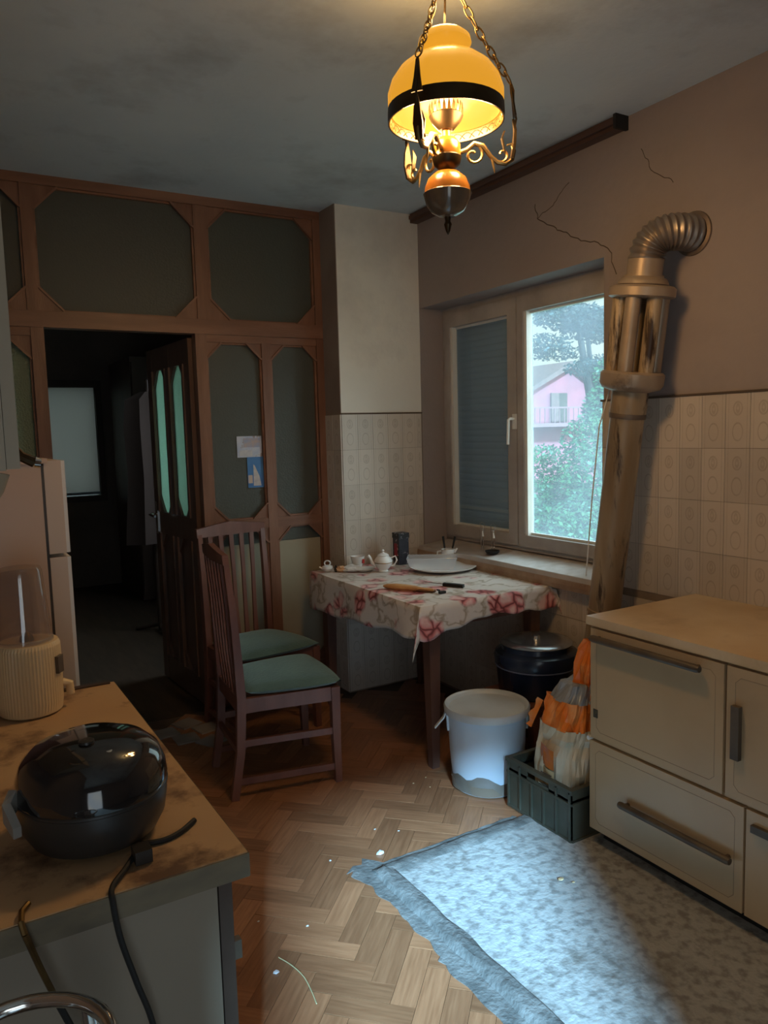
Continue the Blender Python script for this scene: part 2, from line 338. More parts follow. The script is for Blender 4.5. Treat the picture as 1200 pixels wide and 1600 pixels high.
def mk(name, B, m, parent=None, smooth=False, origin=None, recalc=True):
    me = bpy.data.meshes.new(name)
    if recalc: bmesh.ops.recalc_face_normals(B.b, faces=B.b.faces)
    if parent is not None:
        off = Vector((0, 0, 0)) if parent.get('_local') else world_loc(parent)
    else:
        if origin is None:
            vs = [v.co for v in B.b.verts]; mn = [min(v[i] for v in vs) for i in range(3)]; mxx = [max(v[i] for v in vs) for i in range(3)]
            origin = ((mn[0]+mxx[0])/2, (mn[1]+mxx[1])/2, mn[2])
        off = Vector(origin)
    if off.length: bmesh.ops.translate(B.b, verts=B.b.verts, vec=-off)
    B.b.to_mesh(me); B.b.free(); me.materials.append(m)
    if smooth:
        for p in me.polygons: p.use_smooth = True
        try: me.set_sharp_from_angle(angle=radians(40))
        except Exception: pass
    o = bpy.data.objects.new(name, me); COL.objects.link(o)
    if parent is not None: o.parent = parent
    else: o.location = off
    return o
def world_loc(o):
    L = Vector((0, 0, 0))
    while o is not None: L += Vector(o.location); o = o.parent
    return L
def tag(o, label=None, cat=None, group=None, kind=None):
    if label: o['label'] = label
    if cat: o['category'] = cat
    if group: o['group'] = group
    if kind: o['kind'] = kind
    return o
def thing(name, loc, label, cat, group=None, rz=0, local=False):
    o = bpy.data.objects.new(name, None); COL.objects.link(o); o.location = loc; o.rotation_euler = (0, 0, rz)
    o.empty_display_size = .05
    if local: o['_local'] = 1
    return tag(o, label, cat, group)
def inst(src, name, loc, rot=(0, 0, 0), parent=None):
    o = bpy.data.objects.new(name, src.data); COL.objects.link(o); o.parent = parent
    o.location = Vector(loc)-(world_loc(parent) if parent is not None and not parent.get('_local') else Vector((0, 0, 0)))
    o.rotation_euler = rot
    return o
def struct(name, B, m, label, parent=None, smooth=False):
    o = mk(name, B, m, parent, smooth)
    return tag(o, label, None, None, 'structure')

# ================================================================ SETTING
XW, XT = 2.543, 2.80            # window wall: inner face, outer face
YP, YG = 3.83, 4.024            # pier face, glazed partition face
H = 2.75
# floor with herringbone planks
fl = struct('floor', BM().box(-1.4, 2.8, -1.5, 4.05, -.12, -.006), M['sub'], 'brown herringbone parquet floor of the kitchen with a bare concrete patch')
WP, LP = .0697, .2305
pb = BM(); pb.box(0, LP-.0012, 0, WP-.0012, -.008, 0); pb.bevel(.0007, 1)
p0 = None; c45 = cos(pi/4); npl = 0
def inreg(x, y):
    if y > 3.99 or y < 1.12 or x > 2.46 or x < .30: return False
    if x > 2.0 and y > 3.80: return False
    if x > 1.33 and y < 2.06: return False
    if x > 1.90 and y < 2.30: return False
    if x < .42 and y < 2.0: return False
    if x < .62 and y > 2.9: return False
    return True
for j in range(-14, 14):
    for k in range(-60, 60):
        for kind in (0, 1):
            # lattice in plank frame: v1=(w,w) v2=(L,-L); then turned by 45 degrees
            if kind == 0: ax, ay, rot = k*WP+j*LP, k*WP-j*LP, 0
            else: ax, ay, rot = k*WP+j*LP+LP+WP, k*WP-j*LP+WP-LP, pi/2
            cx_, cy_ = (ax+LP/2, ay+WP/2) if kind == 0 else (ax-WP/2, ay+LP/2)
            wx = .985+(cx_-cy_)*c45; wy = .985+(cx_+cy_)*c45
            if not inreg(wx, wy) or npl >= 300: continue
            ox = .985+(ax-ay)*c45; oy = .985+(ax+ay)*c45
            if p0 is None: p0 = mk('plank', pb, M['plank'], None, origin=(0, 0, 0)); o = p0; o.parent = fl
            else: o = bpy.data.objects.new('plank', p0.data); COL.objects.link(o); o.parent = fl
            o.location = Vector((ox, oy, random.uniform(-.0006, .0004)))-world_loc(fl)
            o.rotation_euler = (0, 0, rot+pi/4); npl += 1
# concrete hearth patch: slab, raised mortar kerb and spilt mortar
sb = BM(); nx, ny = 60, 84; g = []
for i in range(nx+1):
    row = []
    for j in range(ny+1):
        x = 1.25+(2.53-1.25)*i/nx; y = .2+(2.13-.2)*j/ny
        z = .008+.003*noise.noise(Vector((x*5, y*5, 0)))+.0016*noise.noise(Vector((x*24, y*24, 3)))
        row.append(sb.v((x, y, z)))
    g.append(row)
for i in range(nx):
    for j in range(ny): sb.f([g[i][j], g[i+1][j], g[i+1][j+1], g[i][j+1]])
slab = mk('concrete_hearth_slab', sb, M['concrete'], None, True); tag(slab, 'rough bare concrete patch in the parquet floor before the stove', 'concrete slab')
def kerb(path, w, h, name):
    B = BM(); rings = []
    n = len(path)
    for i, (x, y) in enumerate(path):
        a = Vector(path[min(i+1, n-1)])-Vector(path[max(i-1, 0)]); a.normalize(); nn = Vector((-a.y, a.x))
        R = []
        for k in range(9):
            t = k/8*2-1; e = w*(1+.25*noise.noise(Vector((x*9, y*9, k*.0+2))))
            q = nn*t*e/2
            R.append(B.v((x+q.x, y+q.y, .001+h*(1-t*t)**.5*(1+.35*noise.noise(Vector((x*14, y*14, t*3)))))))
        rings.append(R)
    for A, C in zip(rings, rings[1:]):
        for k in range(8): B.f([A[k], A[k+1], C[k+1], C[k]])
    return mk(name, B, M['mortar'], slab, True)
kerb([(1.235, .2+i*.02) for i in range(99)], .075, .020, 'mortar_kerb')
kerb([(1.20+i*.02, 2.15) for i in range(36)], .08, .012, 'mortar_kerb')
def blob(pts, z=.0025):
    B = BM(); B.prism(pts, .0002, z); return B
pts = []
y = .25
while y < 2.2: pts.append((1.165-.035*abs(noise.noise(Vector((y*9, 0, 0))))-.05*max(0, noise.noise(Vector((y*4.3, 5, 0))))-(.02 if y < 1.7 else 0), y)); y += .012
pts += [(1.15, 2.22), (1.12, 2.215), (1.16, 2.245), (1.19, 2.235), (1.21, 2.27), (1.24, 2.235)]
x = 1.26
while x < 1.86: pts.append((x, 2.205+.03*abs(noise.noise(Vector((x*12, 3, 0)))))); x += .014
pts += [(1.87, 2.15), (1.3, 2.15), (1.24, 2.12), (1.24, .25)]
mk('spilt_mortar', blob(pts), M['mortar'], slab)

struct('ceiling', BM().box(-1.4, 2.8, -1.5, 4.1, H, H+.15), M['ceiling'], 'smoke-greyed ceiling')
# right wall with window opening  y 2.40..3.83, z .80..2.22
wr = BM(); wr.box(XW, XT, -1.5, 2.40, -.1, H); wr.box(XW, XT, 2.40, 4.2, 2.22, H); wr.box(XW, XT, 2.40, 4.2, -.1, .775)
wr.box(XW, XT, YP, 4.2, .775, 2.22)
wallR = struct('wall_right', wr, M['plaster'], 'sooty brown-grey window wall, tiled on its lower part')
# pier (far wall right part)
pi_ = BM(); pi_.box(2.003, 2.60, YP+.006, 4.2, 0, H)
wallP = struct('wall_far', pi_, M['pier'], 'pale plaster pier beside the window, tiled below')
pside = BM(); pside.box(1.999, 2.0035, YP+.004, YG+.02, 0, H); mk('brown_side_face', pside, M['pier_side'], wallP)  # side face of the pier, darker brown than its front
# tiles
def tileset():
    B = BM(); B.box(-.0492, .0492, -.003, .003, -.0992, .0992); B.bevel(.0018, 1); return B
t0 = None
def put_tile(x, y, z, rz, par):
    global t0
    if t0 is None: t0 = mk('tile', tileset(), M['tile'], par, origin=None); t0.location = Vector((x, y, z))-world_loc(par); t0.rotation_euler = (0, 0, rz); o = t0
    else: o = inst(t0, 'tile', (x, y, z), (0, 0, rz), par)
    return o
# (tile mesh is built round its own centre)
def tileset_centered(par):
    global t0
    B = tileset(); me = bpy.data.meshes.new('tile'); bmesh.ops.recalc_face_normals(B.b, faces=B.b.faces); B.b.to_mesh(me); B.b.free(); me.materials.append(M['tile'])
    return me
tme = tileset_centered(None)
def put_tile(x, y, z, rz, par, sx=1, sz=1):
    o = bpy.data.objects.new('tile', tme); COL.objects.link(o); o.parent = par
    o.location = Vector((x, y, z))-world_loc(par); o.rotation_euler = (0, 0, rz); o.scale = (sx, 1, sz)
for i in range(5):
    for k in range(8): put_tile(2.053+i*.1, YP+.003, .1+k*.2+.008, 0, wallP)
for k in range(8): put_tile(2.519, YP+.003, .1+k*.2+.008, 0, wallP, .34)
for i in range(2):
    for k in range(8): put_tile(1.9965, YP+.05+i*.1, .1+k*.2+.008, -pi/2, wallP, .98)
for i in range(15):
    for k in range(4, 8): put_tile(2.540, 2.35-i*.1, .1+k*.2+.008, -pi/2, wallR)
for i in range(19):
    for k in range(4):
        if k == 3: put_tile(2.540, 3.775-i*.1, .692, -pi/2, wallR, 1, .83)
        else: put_tile(2.540, 3.775-i*.1, .1+k*.2+.008, -pi/2, wallR)
gb = BM(); gb.box(2.5405, XW+.001, .85, 2.405, 0, 1.617); gb.box(2.5405, XW+.001, 1.9, 3.83, 0, .775)
mk('grout_bed', gb, M['grout'], wallR)
gb = BM(); gb.box(1.9985, 2.545, YP+.0035, YP+.0065, 0, 1.617); mk('grout_bed', gb, M['grout'], wallP)
mk('grout_line', BM().box(2.533, 2.541, .85, 2.41, 1.6085, 1.6165), M['groove'], wallR)
mk('grout_line', BM().box(2.0, 2.543, YP-.003, YP+.006, 1.6085, 1.6155), M['groove'], wallP)
# cracks in the plaster
def crack(pts, r=.0022):
    B = BM(); P = []
    for (a, b_) in zip(pts, pts[1:]):
        for i in range(8):
            t = i/8; P.append((XW-.0003, a[0]+(b_[0]-a[0])*t+.012*noise.noise(Vector((a[0]*5+t*3, a[1], 1))), a[1]+(b_[1]-a[1])*t+.012*noise.noise(Vector((a[0], t*4+a[1]*5, 7)))))
    B.tube(P, r, 4, flat=1); return B
mk('plaster_crack', crack([(2.83, 2.55), (2.816, 2.48), (2.68, 2.40), (2.54, 2.323), (2.375, 2.259), (2.33, 2.12)]), M['groove'], wallR)
mk('plaster_crack', crack([(2.816, 2.48), (2.70, 2.52), (2.60, 2.60)], .0016), M['groove'], wallR)
mk('plaster_crack', crack([(2.20, 2.60), (2.15, 2.50), (2.03, 2.42)], .0014), M['groove'], wallR)

# window ------------------------------------------------------------
win = thing('window_1', (2.70, 3.11, .84), None, None); tag(win, 'double casement window with a shutter lowered over its left half', kind='structure')
def frame_y(B, x0, x1, y0, y1, z0, z1, t):
    B.box(x0, x1, y0, y1, z1-t, z1); B.box(x0, x1, y0, y1, z0, z0+t); B.box(x0, x1, y0, y0+t, z0+t, z1-t); B.box(x0, x1, y1-t, y1, z0+t, z1-t)
B = BM(); frame_y(B, 2.705, 2.775, 2.395, YP, .845, 2.225, .045); B.box(2.705, 2.775, 2.395, YP, .77, .85); B.box(2.705, 2.775, 3.125, 3.165, .88, 2.19); mk('outer_frame', B, M['trimw'], win)
for (a, b_) in ((2.43, 3.140), (3.150, 3.80)):
    B = BM(); z0, z1 = .875, 2.185
    pa, pz = (2.50, 3.095) if a < 3 else (3.22, 3.745), None
    pa, pb_ = (2.50, 3.095) if a < 3 else (3.22, 3.745)
    B.box(2.690, 2.745, a, b_, 2.104, z1); B.box(2.690, 2.745, a, b_, z0, .938); B.box(2.690, 2.745, a, pa, .938, 2.104); B.box(2.690, 2.745, pb_, b_, .938, 2.104)
    s = mk('sash', B.bevel(.003, 1), M['trimw'], win)
    B = BM(); frame_y(B, 2.722, 2.74, pa-.002, pb_+.002, .936, 2.106, .014)
    B.box(2.699, 2.735, pb_-.020, pb_+.001, .938, 2.104); mk('glazing_bead', B, M['sashw'], s)
    pane = mk('pane', BM().box(2.728, 2.732, pa+.005, pb_-.005, .945, 2.098), M['glass_out'] if a < 3 else M['glass_left'], s)
hd = BM(); hd.box(2.680, 2.692, 3.148, 3.172, 1.50, 1.58); hd.tube([(2.682, 3.16, 1.555), (2.655, 3.16, 1.555), (2.645, 3.162, 1.55), (2.645, 3.168, 1.42)], .008, 8)
tag(mk('window_handle', hd.bevel(.002, 1), M['whitepl'], win), 'white lever handle')
# roller shutter slats behind the left casement
sl = None
zz = .868; k = 0
while zz < 2.17:
    if sl is None:
        B = BM(); B.prism([(.004, -.002), (-.001, .001), (-.005, .010), (-.006, .019), (-.005, .028), (-.001, .0365), (.004, .039)], -.33, .33, 'y')
        me = bpy.data.meshes.new('shutter_slat'); bmesh.ops.recalc_face_normals(B.b, faces=B.b.faces); B.b.to_mesh(me); B.b.free(); me.materials.append(M['shutter']); sl = me
    o = bpy.data.objects.new('shutter_slat', sl); COL.objects.link(o); o.parent = win
    o.location = Vector((2.79, 3.485, zz))-world_loc(win); zz += .0372
mk('light_slat', BM().box(2.778, 2.786, 3.16, 3.815, 1.030, 1.046), M['whitepl'], win)
mk('shutter_rail', BM().box(2.772, 2.80, 3.14, 3.17, .86, 2.2), M['shutter'], win)
# sill
B = BM(); B.prism([(2.49, .755), (2.49, .80), (2.50, .818), (2.705, .838), (2.705, .755)], 2.405, YP-.002, 'y')
sill = struct('trim_1', B.bevel(.004, 2), mat('grey_sill_stone', (.40, .36, .34), (.50, .46, .44), 8, rough=.6), 'stone window sill, paler on its right part, with a brown front edge')
B = BM(); B.prism([(2.487, .752), (2.484, .775), (2.487, .798), (2.4895, .798), (2.4895, .752)], 2.405, YP-.003, 'y'); mk('sill_front_edge', B, mat('worn_sill_edge', (.30, .19, .13), (.42, .30, .21), 12, rough=.7, bump=.3), sill)
mk('sill_top_pale', BM().prism([(2.503, .8183), (2.703, .838), (2.703, .8395), (2.503, .8198)], 2.41, 3.20, 'y'), mat('white_sill_layer', (.72, .72, .74), (.58, .56, .55), 14, rough=.8), sill)  # pale layer over the right part of the sill top
# batten at ceiling
B = BM().box(2.492, XW+.002, 2.285, YP+.005, 2.70, 2.752); bt = struct('trim_2', B.bevel(.003, 1), M['beam'], 'dark brown curtain batten under the ceiling over the window')
mk('curtain_track', BM().box(2.475, 2.492, 2.29, 3.82, 2.715, 2.735), M['beam'], bt)
mk('end_cap', BM().box(2.470, XW+.002, 2.270, 2.285, 2.695, 2.752), M['black'], bt)

# glazed partition ----------------------------------------------------
part = thing('wall_partition', (1.2, YG+.03, 0), None, None); tag(part, 'red-brown wooden glazed partition between kitchen and hall', kind='structure')
Y0, Y1 = YG, YG+.055
def post(x0, x1, z0, z1, y0=Y0, y1=Y1, name='post'):
    B = BM().box(x0, x1, y0, y1, z0, z1).bevel(.003, 1); return mk(name, B, M['oak'], part)
def rail(x0, x1, z0, z1, y0=Y0, y1=Y1, name='rail'):
    B = BM().box(x0, x1, y0, y1, z0, z1).bevel(.003, 1); return mk(name, B, M['oakh'], part)
rail(-.3, 2.0, 2.705, H, Y0-.005, Y1); rail(-.3, 1.995, 2.045, 2.122, Y0-.012, Y1)
post(.452, .506, 2.122, 2.705); post(1.272, 1.345, 2.122, 2.705); post(1.955, 1.998, 0, 2.705, Y0-.006)
post(.458, .516, 0, 2.045, Y0-.006); post(1.25, 1.31, 0, 2.045, Y0-.006)
post(1.62, 1.675, 0, 2.01, Y0-.0025, Y1-.0025); rail(1.31, 1.955, 2.005, 2.045)
rail(1.31, 1.955, .985, 1.04); rail(1.31, 1.955, .10, .17); rail(-.3, .458, 2.005, 2.045)
rail(-.3, .458, .95, 1.02)
def chamfer_pane(x0, x1, z0, z1, c, m, name='pane', br=True, y=YG+.03):
    # eight-sided glazing: glass sheet plus four triangular wooden corner blocks
    B = BM().box(x0-.004, x1+.004, y, y+.005, z0-.004, z1+.004); mk(name, B, m, part)
    for sx in (0, 1):
        for sz in (0, 1):
            X, Z = (x1 if sx else x0), (z1 if sz else z0); dx = -c if sx else c; dz = -c if sz else c
            if c <= 0: continue
            B = BM().prism([(X, Z), (X+dx, Z), (X, Z+dz)], YG+.008, YG+.05, 'y'); mk('corner_block', B, M['oak'], part)
            B = BM().bar([(X+dx, YG+.004, Z), (X, YG+.004, Z+dz)], .010, .010, (0, 1, 0)); mk('corner_bead', B, M['oakh'], part)
    t = .010
    B = BM(); B.box(x0, x1, YG+.012, YG+.03, z0, z0+t); B.box(x0, x1, YG+.012, YG+.03, z1-t, z1); B.box(x0, x0+t, YG+.012, YG+.03, z0+t, z1-t); B.box(x1-t, x1, YG+.012, YG+.03, z0+t, z1-t)
    mk('glazing_bead', B, M['oakh'], part)
chamfer_pane(.506, 1.272, 2.122, 2.705, .115, M['glass_dark'])
chamfer_pane(1.345, 1.955, 2.122, 2.705, .11, M['glass_dark'])
chamfer_pane(-.25, .452, 2.122, 2.705, .11, M['glass_dark'])
chamfer_pane(1.31, 1.62, 1.04, 2.005, .085, M['glass_dark'])
chamfer_pane(1.675, 1.955, 1.04, 2.005, .085, M['glass_dark'])
chamfer_pane(-.25, .458, 1.02, 2.005, .11, M['glass_green'])
chamfer_pane(1.31, 1.62, .17, .985, .085, M['glass_dark'])
chamfer_pane(1.675, 1.955, .17, .985, .085, M['glass_dark'])
cb = mat('yellowed_board', (.36, .31, .22), (.30, .26, .18), 2, rough=.7)
mk('backing_board', BM().box(1.318, 1.612, YG+.020, YG+.027, .172, .90), cb, part)
mk('backing_board', BM().box(1.683, 1.947, YG+.020, YG+.027, .172, .90), cb, part)
mk('base_panel', BM().box(-.3, .458, Y0+.01, Y1-.01, 0, .95), M['oakh'], part)
mk('base_panel', BM().box(1.31, 1.955, Y0+.01, Y1-.01, 0, .10), M['oakh'], part)

# open door leaf -------------------------------------------------------
HX, HY = 1.247, 4.085; ang = atan2(4.80-4.085, 1.205-1.247)
DM = Matrix.Translation((HX, HY, 0)) @ Matrix.Rotation(ang, 4, 'Z')   # local x along leaf, +y local = face towards -x world
door = thing('door_1', (HX, HY, 0), None, None); tag(door, 'glazed door standing open into the dark hall', kind='structure')
Wd, th = .72, .042
def dbox(x0, x1, y0, y1, z0, z1, name, m, bev=.003):
    B = BM(DM).box(x0, x1, y0, y1, z0, z1)
    if bev: B.bevel(bev, 1)
    return mk(name, B, m, door)
M['doorwood'] = mat('glossy_door_wood', (.15, .085, .055), (.11, .06, .04), 5, rough=.28, stretch=(2, 2, .4))
dbox(0, .09, -th/2, th/2, .01, 2.03, 'stile', M['doorwood']); dbox(Wd-.09, Wd, -th/2, th/2, .01, 2.03, 'stile', M['doorwood']); dbox(.325, .395, -th/2, th/2, .01, 2.03, 'stile', M['doorwood'])
for z0, z1 in ((.01, .16), (.93, 1.06), (1.90, 2.03)):
    dbox(.09, .325, -th/2+.001, th/2-.001, z0, z1, 'rail', M['doorwood']); dbox(.395, Wd-.09, -th/2+.001, th/2-.001, z0, z1, 'rail', M['doorwood'])
for x0, x1 in ((.09, .325), (.395, Wd-.09)):
    for z0, z1, mm, nm in ((1.06, 1.90, M['glass_mint'], 'pane'), (.16, .93, M['doorwood'], 'lower_panel')):
        B = BM(DM).box(x0, x1, -.003, .003, z0, z1); mk(nm, B, mm, door)
        c = .08
        for sx in (0, 1):
            for sz in (0, 1):
                X, Z = (x1 if sx else x0), (z1 if sz else z0)
                B = BM(DM).prism([(X, Z), (X+(-c if sx else c), Z), (X, Z+(-c if sz else c)*1.3)], -th/2+.004, th/2-.004, 'y'); mk('corner_block', B, M['doorwood'], door)
        B = BM(DM)
        for s_ in (-1, 1):
            ya, yb = sorted((s_*(th/2+.008), s_*.012))
            for (a, b_, cc, d) in ((x0-.008, x0+.012, z0, z1), (x1-.012, x1+.008, z0, z1)): B.box(a, b_, ya, yb, cc, d)
        mk('panel_moulding', B, M['doorwood'], door)
B = BM(DM); B.box(Wd-.062, Wd-.025, th/2, th/2+.006, .92, 1.12); B.tube([(Wd-.045, th/2, 1.04), (Wd-.045, th/2+.045, 1.04), (Wd-.05, th/2+.05, 1.04), (Wd-.15, th/2+.05, 1.035)], .008, 8)
mk('door_handle', B, M['chrome'], door)

# hall behind ----------------------------------------------------------
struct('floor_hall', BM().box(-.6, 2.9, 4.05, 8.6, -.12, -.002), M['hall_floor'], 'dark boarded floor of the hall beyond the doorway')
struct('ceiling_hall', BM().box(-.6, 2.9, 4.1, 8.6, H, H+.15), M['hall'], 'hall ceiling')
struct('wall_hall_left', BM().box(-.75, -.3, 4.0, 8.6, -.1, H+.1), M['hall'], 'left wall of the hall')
B = BM(); B.box(2.6, 2.8, 4.2, 8.6, -.1, 1.35); B.box(2.6, 2.8, 4.2, 8.6, 2.5, H); B.box(2.6, 2.8, 5.2, 8.6, 1.35, 2.5); B.box(2.6, 2.8, 4.2, 4.25, 1.35, 2.5)  # added opening lets daylight onto the back of the door panes
struct('wall_hall_right', B, M['hall'], 'right wall of the hall with an added unseen opening that lights the door panes')
B = BM(); wx0, wx1, wz0, wz1 = .86, 1.50, .94, 2.04
B.box(-.6, wx0, 8.3, 8.5, -.1, H); B.box(wx1, 2.9, 8.3, 8.5, -.1, H); B.box(wx0, wx1, 8.3, 8.5, -.1, wz0); B.box(wx0, wx1, 8.3, 8.5, wz1, H)
struct('wall_hall_far', B, M['hall'], 'far wall of the hall')
w2 = thing('window_2', (1.18, 8.32, .94), None, None); tag(w2, 'far hall window behind a pale blue roller blind', kind='structure')
B = BM(); 
for (a, b_, c, d) in ((wx0-.05, wx1+.06, wz1, wz1+.07), (wx0-.05, wx1+.06, wz0-.06, wz0), (wx0-.05, wx0, wz0, wz1), (wx1, wx1+.06, wz0, wz1)): B.box(a, b_, 8.27, 8.36, c, d)
mk('window_frame', B, M['wardrobe'], w2)
mk('roller_blind', BM().box(wx0, wx1, 8.33, 8.334, wz0+.02, wz1), M['curtain'], w2)
mk('blind_rail', BM().box(wx0, wx1, 8.322, 8.342, wz0+.01, wz0+.035), M['shutter'], w2)
mk('pane', BM().box(wx0, wx1, 8.40, 8.405, wz0, wz1), M['glass_left'], w2)
# left and back walls of the kitchen
struct('wall_left', BM().box(-.48, -.28, .30, 4.1, -.1, H), M['plaster'], 'left kitchen wall behind fridge and worktop')
struct('wall_alcove', BM().box(-1.5, -.28, .30, .5, -.1, H).box(-1.5, -1.2, -1.5, .4, -.1, H), M['plaster'], 'walls of the recess behind the camera')
B = BM(); B.box(-1.5, -.76, -1.5, -1.3, -.1, H); B.box(.22, 2.8, -1.5, -1.3, -.1, H); B.box(-.76, .22, -1.5, -1.3, 2.1, H)
struct('wall_back', B, M['plaster'], 'back wall with the balcony doorway')

# ================================================================ OUTSIDE
struct('garden_ground', BM().box(2.85, 60, -20, 70, -3.4, -3.2), M['grass'], 'garden ground below the window')
def dirp(px, py, dist):
    d = (r_*((px-600)/1195.06)-u_*((py-800)/1195.06)+f_); return Vector((0, 0, 1.5))+d*dist
def leaves(n, centers, size, m, name, par, seed):
    rnd = random.Random(seed); V = []; F = []
    for i in range(n):
        c, R = centers[rnd.randrange(len(centers))]
        while True:
            q = Vector((rnd.uniform(-1, 1), rnd.uniform(-1, 1), rnd.uniform(-1, 1)))
            if .3 < q.length < 1: break
        p = c+Vector((q.x*R[0], q.y*R[1], q.z*R[2]))
        a = Vector((rnd.gauss(0, 1), rnd.gauss(0, 1), rnd.gauss(0, .6))).normalized(); b2 = a.orthogonal().normalized()
        b2 = (Matrix.Rotation(rnd.uniform(0, 6.28), 3, a) @ b2); s = size*rnd.uniform(.6, 1.3)
        k = len(V); V += [p-a*s, p+b2*s*.45, p+a*s, p-b2*s*.45]; F.append((k, k+1, k+2, k+3))
    me = bpy.data.meshes.new(name); me.from_pydata([tuple(v-world_loc(par)) for v in V], [], F); me.materials.append(m)
    o = bpy.data.objects.new(name, me); COL.objects.link(o); o.parent = par; o['kind'] = 'stuff'; return o
def tree(base, centers, n, size, m, label, seed):
    t = thing('garden_tree', base, label, 'tree')
    B = BM(); top = sum((c for c, _ in centers), Vector())/len(centers)
    B.tube([base, base.lerp(top, .5)+Vector((.1, 0, 0)), top], [.16, .12, .05], 8); mk('trunk', B, M['bark'], t)
    for c, R in centers[:4]:
        mk('branch', BM().tube([base.lerp(top, .55), (base.lerp(top, .55)+c)/2+Vector((0, 0, .15)), c], [.06, .04, .015], 6), M['bark'], t)
    leaves(n, centers, size, m, 'foliage', t, seed)
    return t
rr = random.Random(3)
cs = [(dirp(rr.uniform(800, 960), rr.uniform(735, 900), rr.uniform(9, 12)), (.55, .55, .45)) for _ in range(18)]
cs += [(dirp(945, 640, 11), (.32, .32, .4)), (dirp(935, 690, 10), (.5, .5, .4)), (dirp(960, 590, 11), (.3, .3, .35))]
b0 = dirp(880, 700, 10.5); b0.z = -3.2
tree(b0, cs, 42000, .036, M['leafg'], 'bright green leafy tree filling the lower half of the right window pane', 5)
cs = [(dirp(rr.uniform(835, 950), rr.uniform(475, 575), rr.uniform(12, 15)), (.55, .55, .15)) for _ in range(14)]
b0 = dirp(985, 600, 14); b0.z = -3.2
tree(b0, cs, 9000, .040, M['leafd'], 'tall dark-leaved tree against the sky behind the right window pane', 9)
# pink house
hp = dirp(868, 640, 32); hs_ = thing('pink_house', (hp.x, hp.y, -3.2), 'pink gabled house among trees seen through the right window pane', 'house')
HMt = Matrix.Translation((hp.x, hp.y, -3.2)) @ Matrix.Rotation(atan2(-f_.x, f_.y)+.5, 4, 'Z')
gz = 7.05
def HB(): return BM(HMt)
B = HB(); B.prism([(-3.6, 0), (3.6, 0), (3.6, gz-1.6), (.6, gz+.15), (-3.6, gz-1.9)], 0, 6, 'y'); mk('house_wall', B, M['pink'], hs_)
B = HB(); B.prism([(-4.0, gz-2.0), (-3.9, gz-1.85), (.6, gz+.40), (4.0, gz-1.55), (4.0, gz-1.75), (.6, gz+.16)], -.4, 6.4, 'y'); mk('roof', B, M['roof'], hs_)
for x in (-1.9, .2, 2.2):
    B = HB(); B.box(x-.4, x+.4, -.06, .02, 4.95, 6.15); w = mk('house_window', B, M['wardrobe'], hs_)
    mk('shutter', HB().box(x-.52, x-.1, -.12, -.05, 4.95, 6.15), M['roof'], w)
B = HB(); B.box(-2.6, 1.4, -1.2, 0, 4.75, 4.9); 
for i in range(17): B.box(-2.6+i*.25, -2.57+i*.25, -1.2, -1.17, 4.9, 5.5)
B.box(-2.6, 1.4, -1.21, -1.16, 5.48, 5.54); mk('balcony', B, mat('pink_balcony_paint', (.26, .13, .14), rough=.8), hs_)
gw = dirp(840, 800, 13)
B = BM(Matrix.Translation((gw.x, gw.y, -3.2)) @ Matrix.Rotation(atan2(-f_.x, f_.y), 4, 'Z')); B.box(-1.2, .6, 0, .25, 0, gw.z+3.3)
tag(mk('garden_wall', B.bevel(.02, 1), M['stone']), 'pale low garden wall behind foliage at the bottom of the right pane', 'wall')

# ================================================================ KITCHEN THINGS
# ---- pendant lamp
LX, LY = 1.26, 1.75
lamp = thing('pendant_lamp', (LX, LY, 2.03), 'lit amber glass oil-lamp style pendant hanging on three chains', 'lamp')
def LA(prof, name, m, n=40, **k): return mk(name, BM().lathe(prof, n, (LX, LY, 0), **k), m, lamp, True)
outer = [(.150, 2.350), (.155, 2.372), (.155, 2.395), (.145, 2.425), (.125, 2.453), (.098, 2.474), (.070, 2.487), (.056, 2.494), (.053, 2.500),
         (.062, 2.507), (.071, 2.520), (.068, 2.534), (.054, 2.546)]
inner = [(r-.004, z) for r, z in reversed(outer)]
LA(outer, 'lamp_shade', M['shade'])
LA([(r-.005, z-.002) for r, z in outer], 'shade_lining', M['shadein'])
LA([(.1525, 2.322), (.1555, 2.322), (.1565, 2.340), (.1555, 2.360), (.1515, 2.360)], 'shade_band', M['brassdk'])
LA([(.1523, 2.3225), (.1505, 2.3225), (.149, 2.340), (.148, 2.356)], 'frill', M['frill'], 64)
B = BM()
for k in range(32):
    a = k*2*pi/32; B.tube([(LX+.1485*cos(a+t*.3/5), LY+.1485*sin(a+t*.3/5), 2.328+.016*sin(pi*t/5)) for t in range(6)], .0010, 4)
mk('frill_lattice', B, M['brass'], lamp)
LA([(.024, 2.345), (.026, 2.36), (.022, 2.39), (.021, 2.43), (.020, 2.45)], 'glass_chimney', M['clear'], 24)
LA([(0, 2.300), (.020, 2.302), (.040, 2.325), (.046, 2.338), (.044, 2.342), (0, 2.342)], 'burner_bowl', M['brassdk'], 28)
B = BM()
for k in range(22):
    a = k*2*pi/22; c, s_ = cos(a), sin(a)
    B.bar([(LX+.044*c, LY+.044*s_, 2.340), (LX+.046*c, LY+.046*s_, 2.356), (LX+.0445*c, LY+.0445*s_, 2.368)], [.009, .007, .001], .0018, (-s_, c, 0))
mk('burner_crown', B, M['brass'], lamp)
LA([(0, 2.355), (.012, 2.36), (.018, 2.38), (.012, 2.40), (0, 2.405)], 'bulb', M['bulb'], 16)
LA([(0, 2.300), (.012, 2.30), (.012, 2.285), (.026, 2.28), (.037, 2.265), (.0385, 2.245), (.037, 2.235)], 'upper_font', M['opal2'], 28)
LA([(.037, 2.236), (.040, 2.232), (.036, 2.215), (.022, 2.202), (.012, 2.198), (.012, 2.19)], 'upper_cup', M['brassdk'], 28)
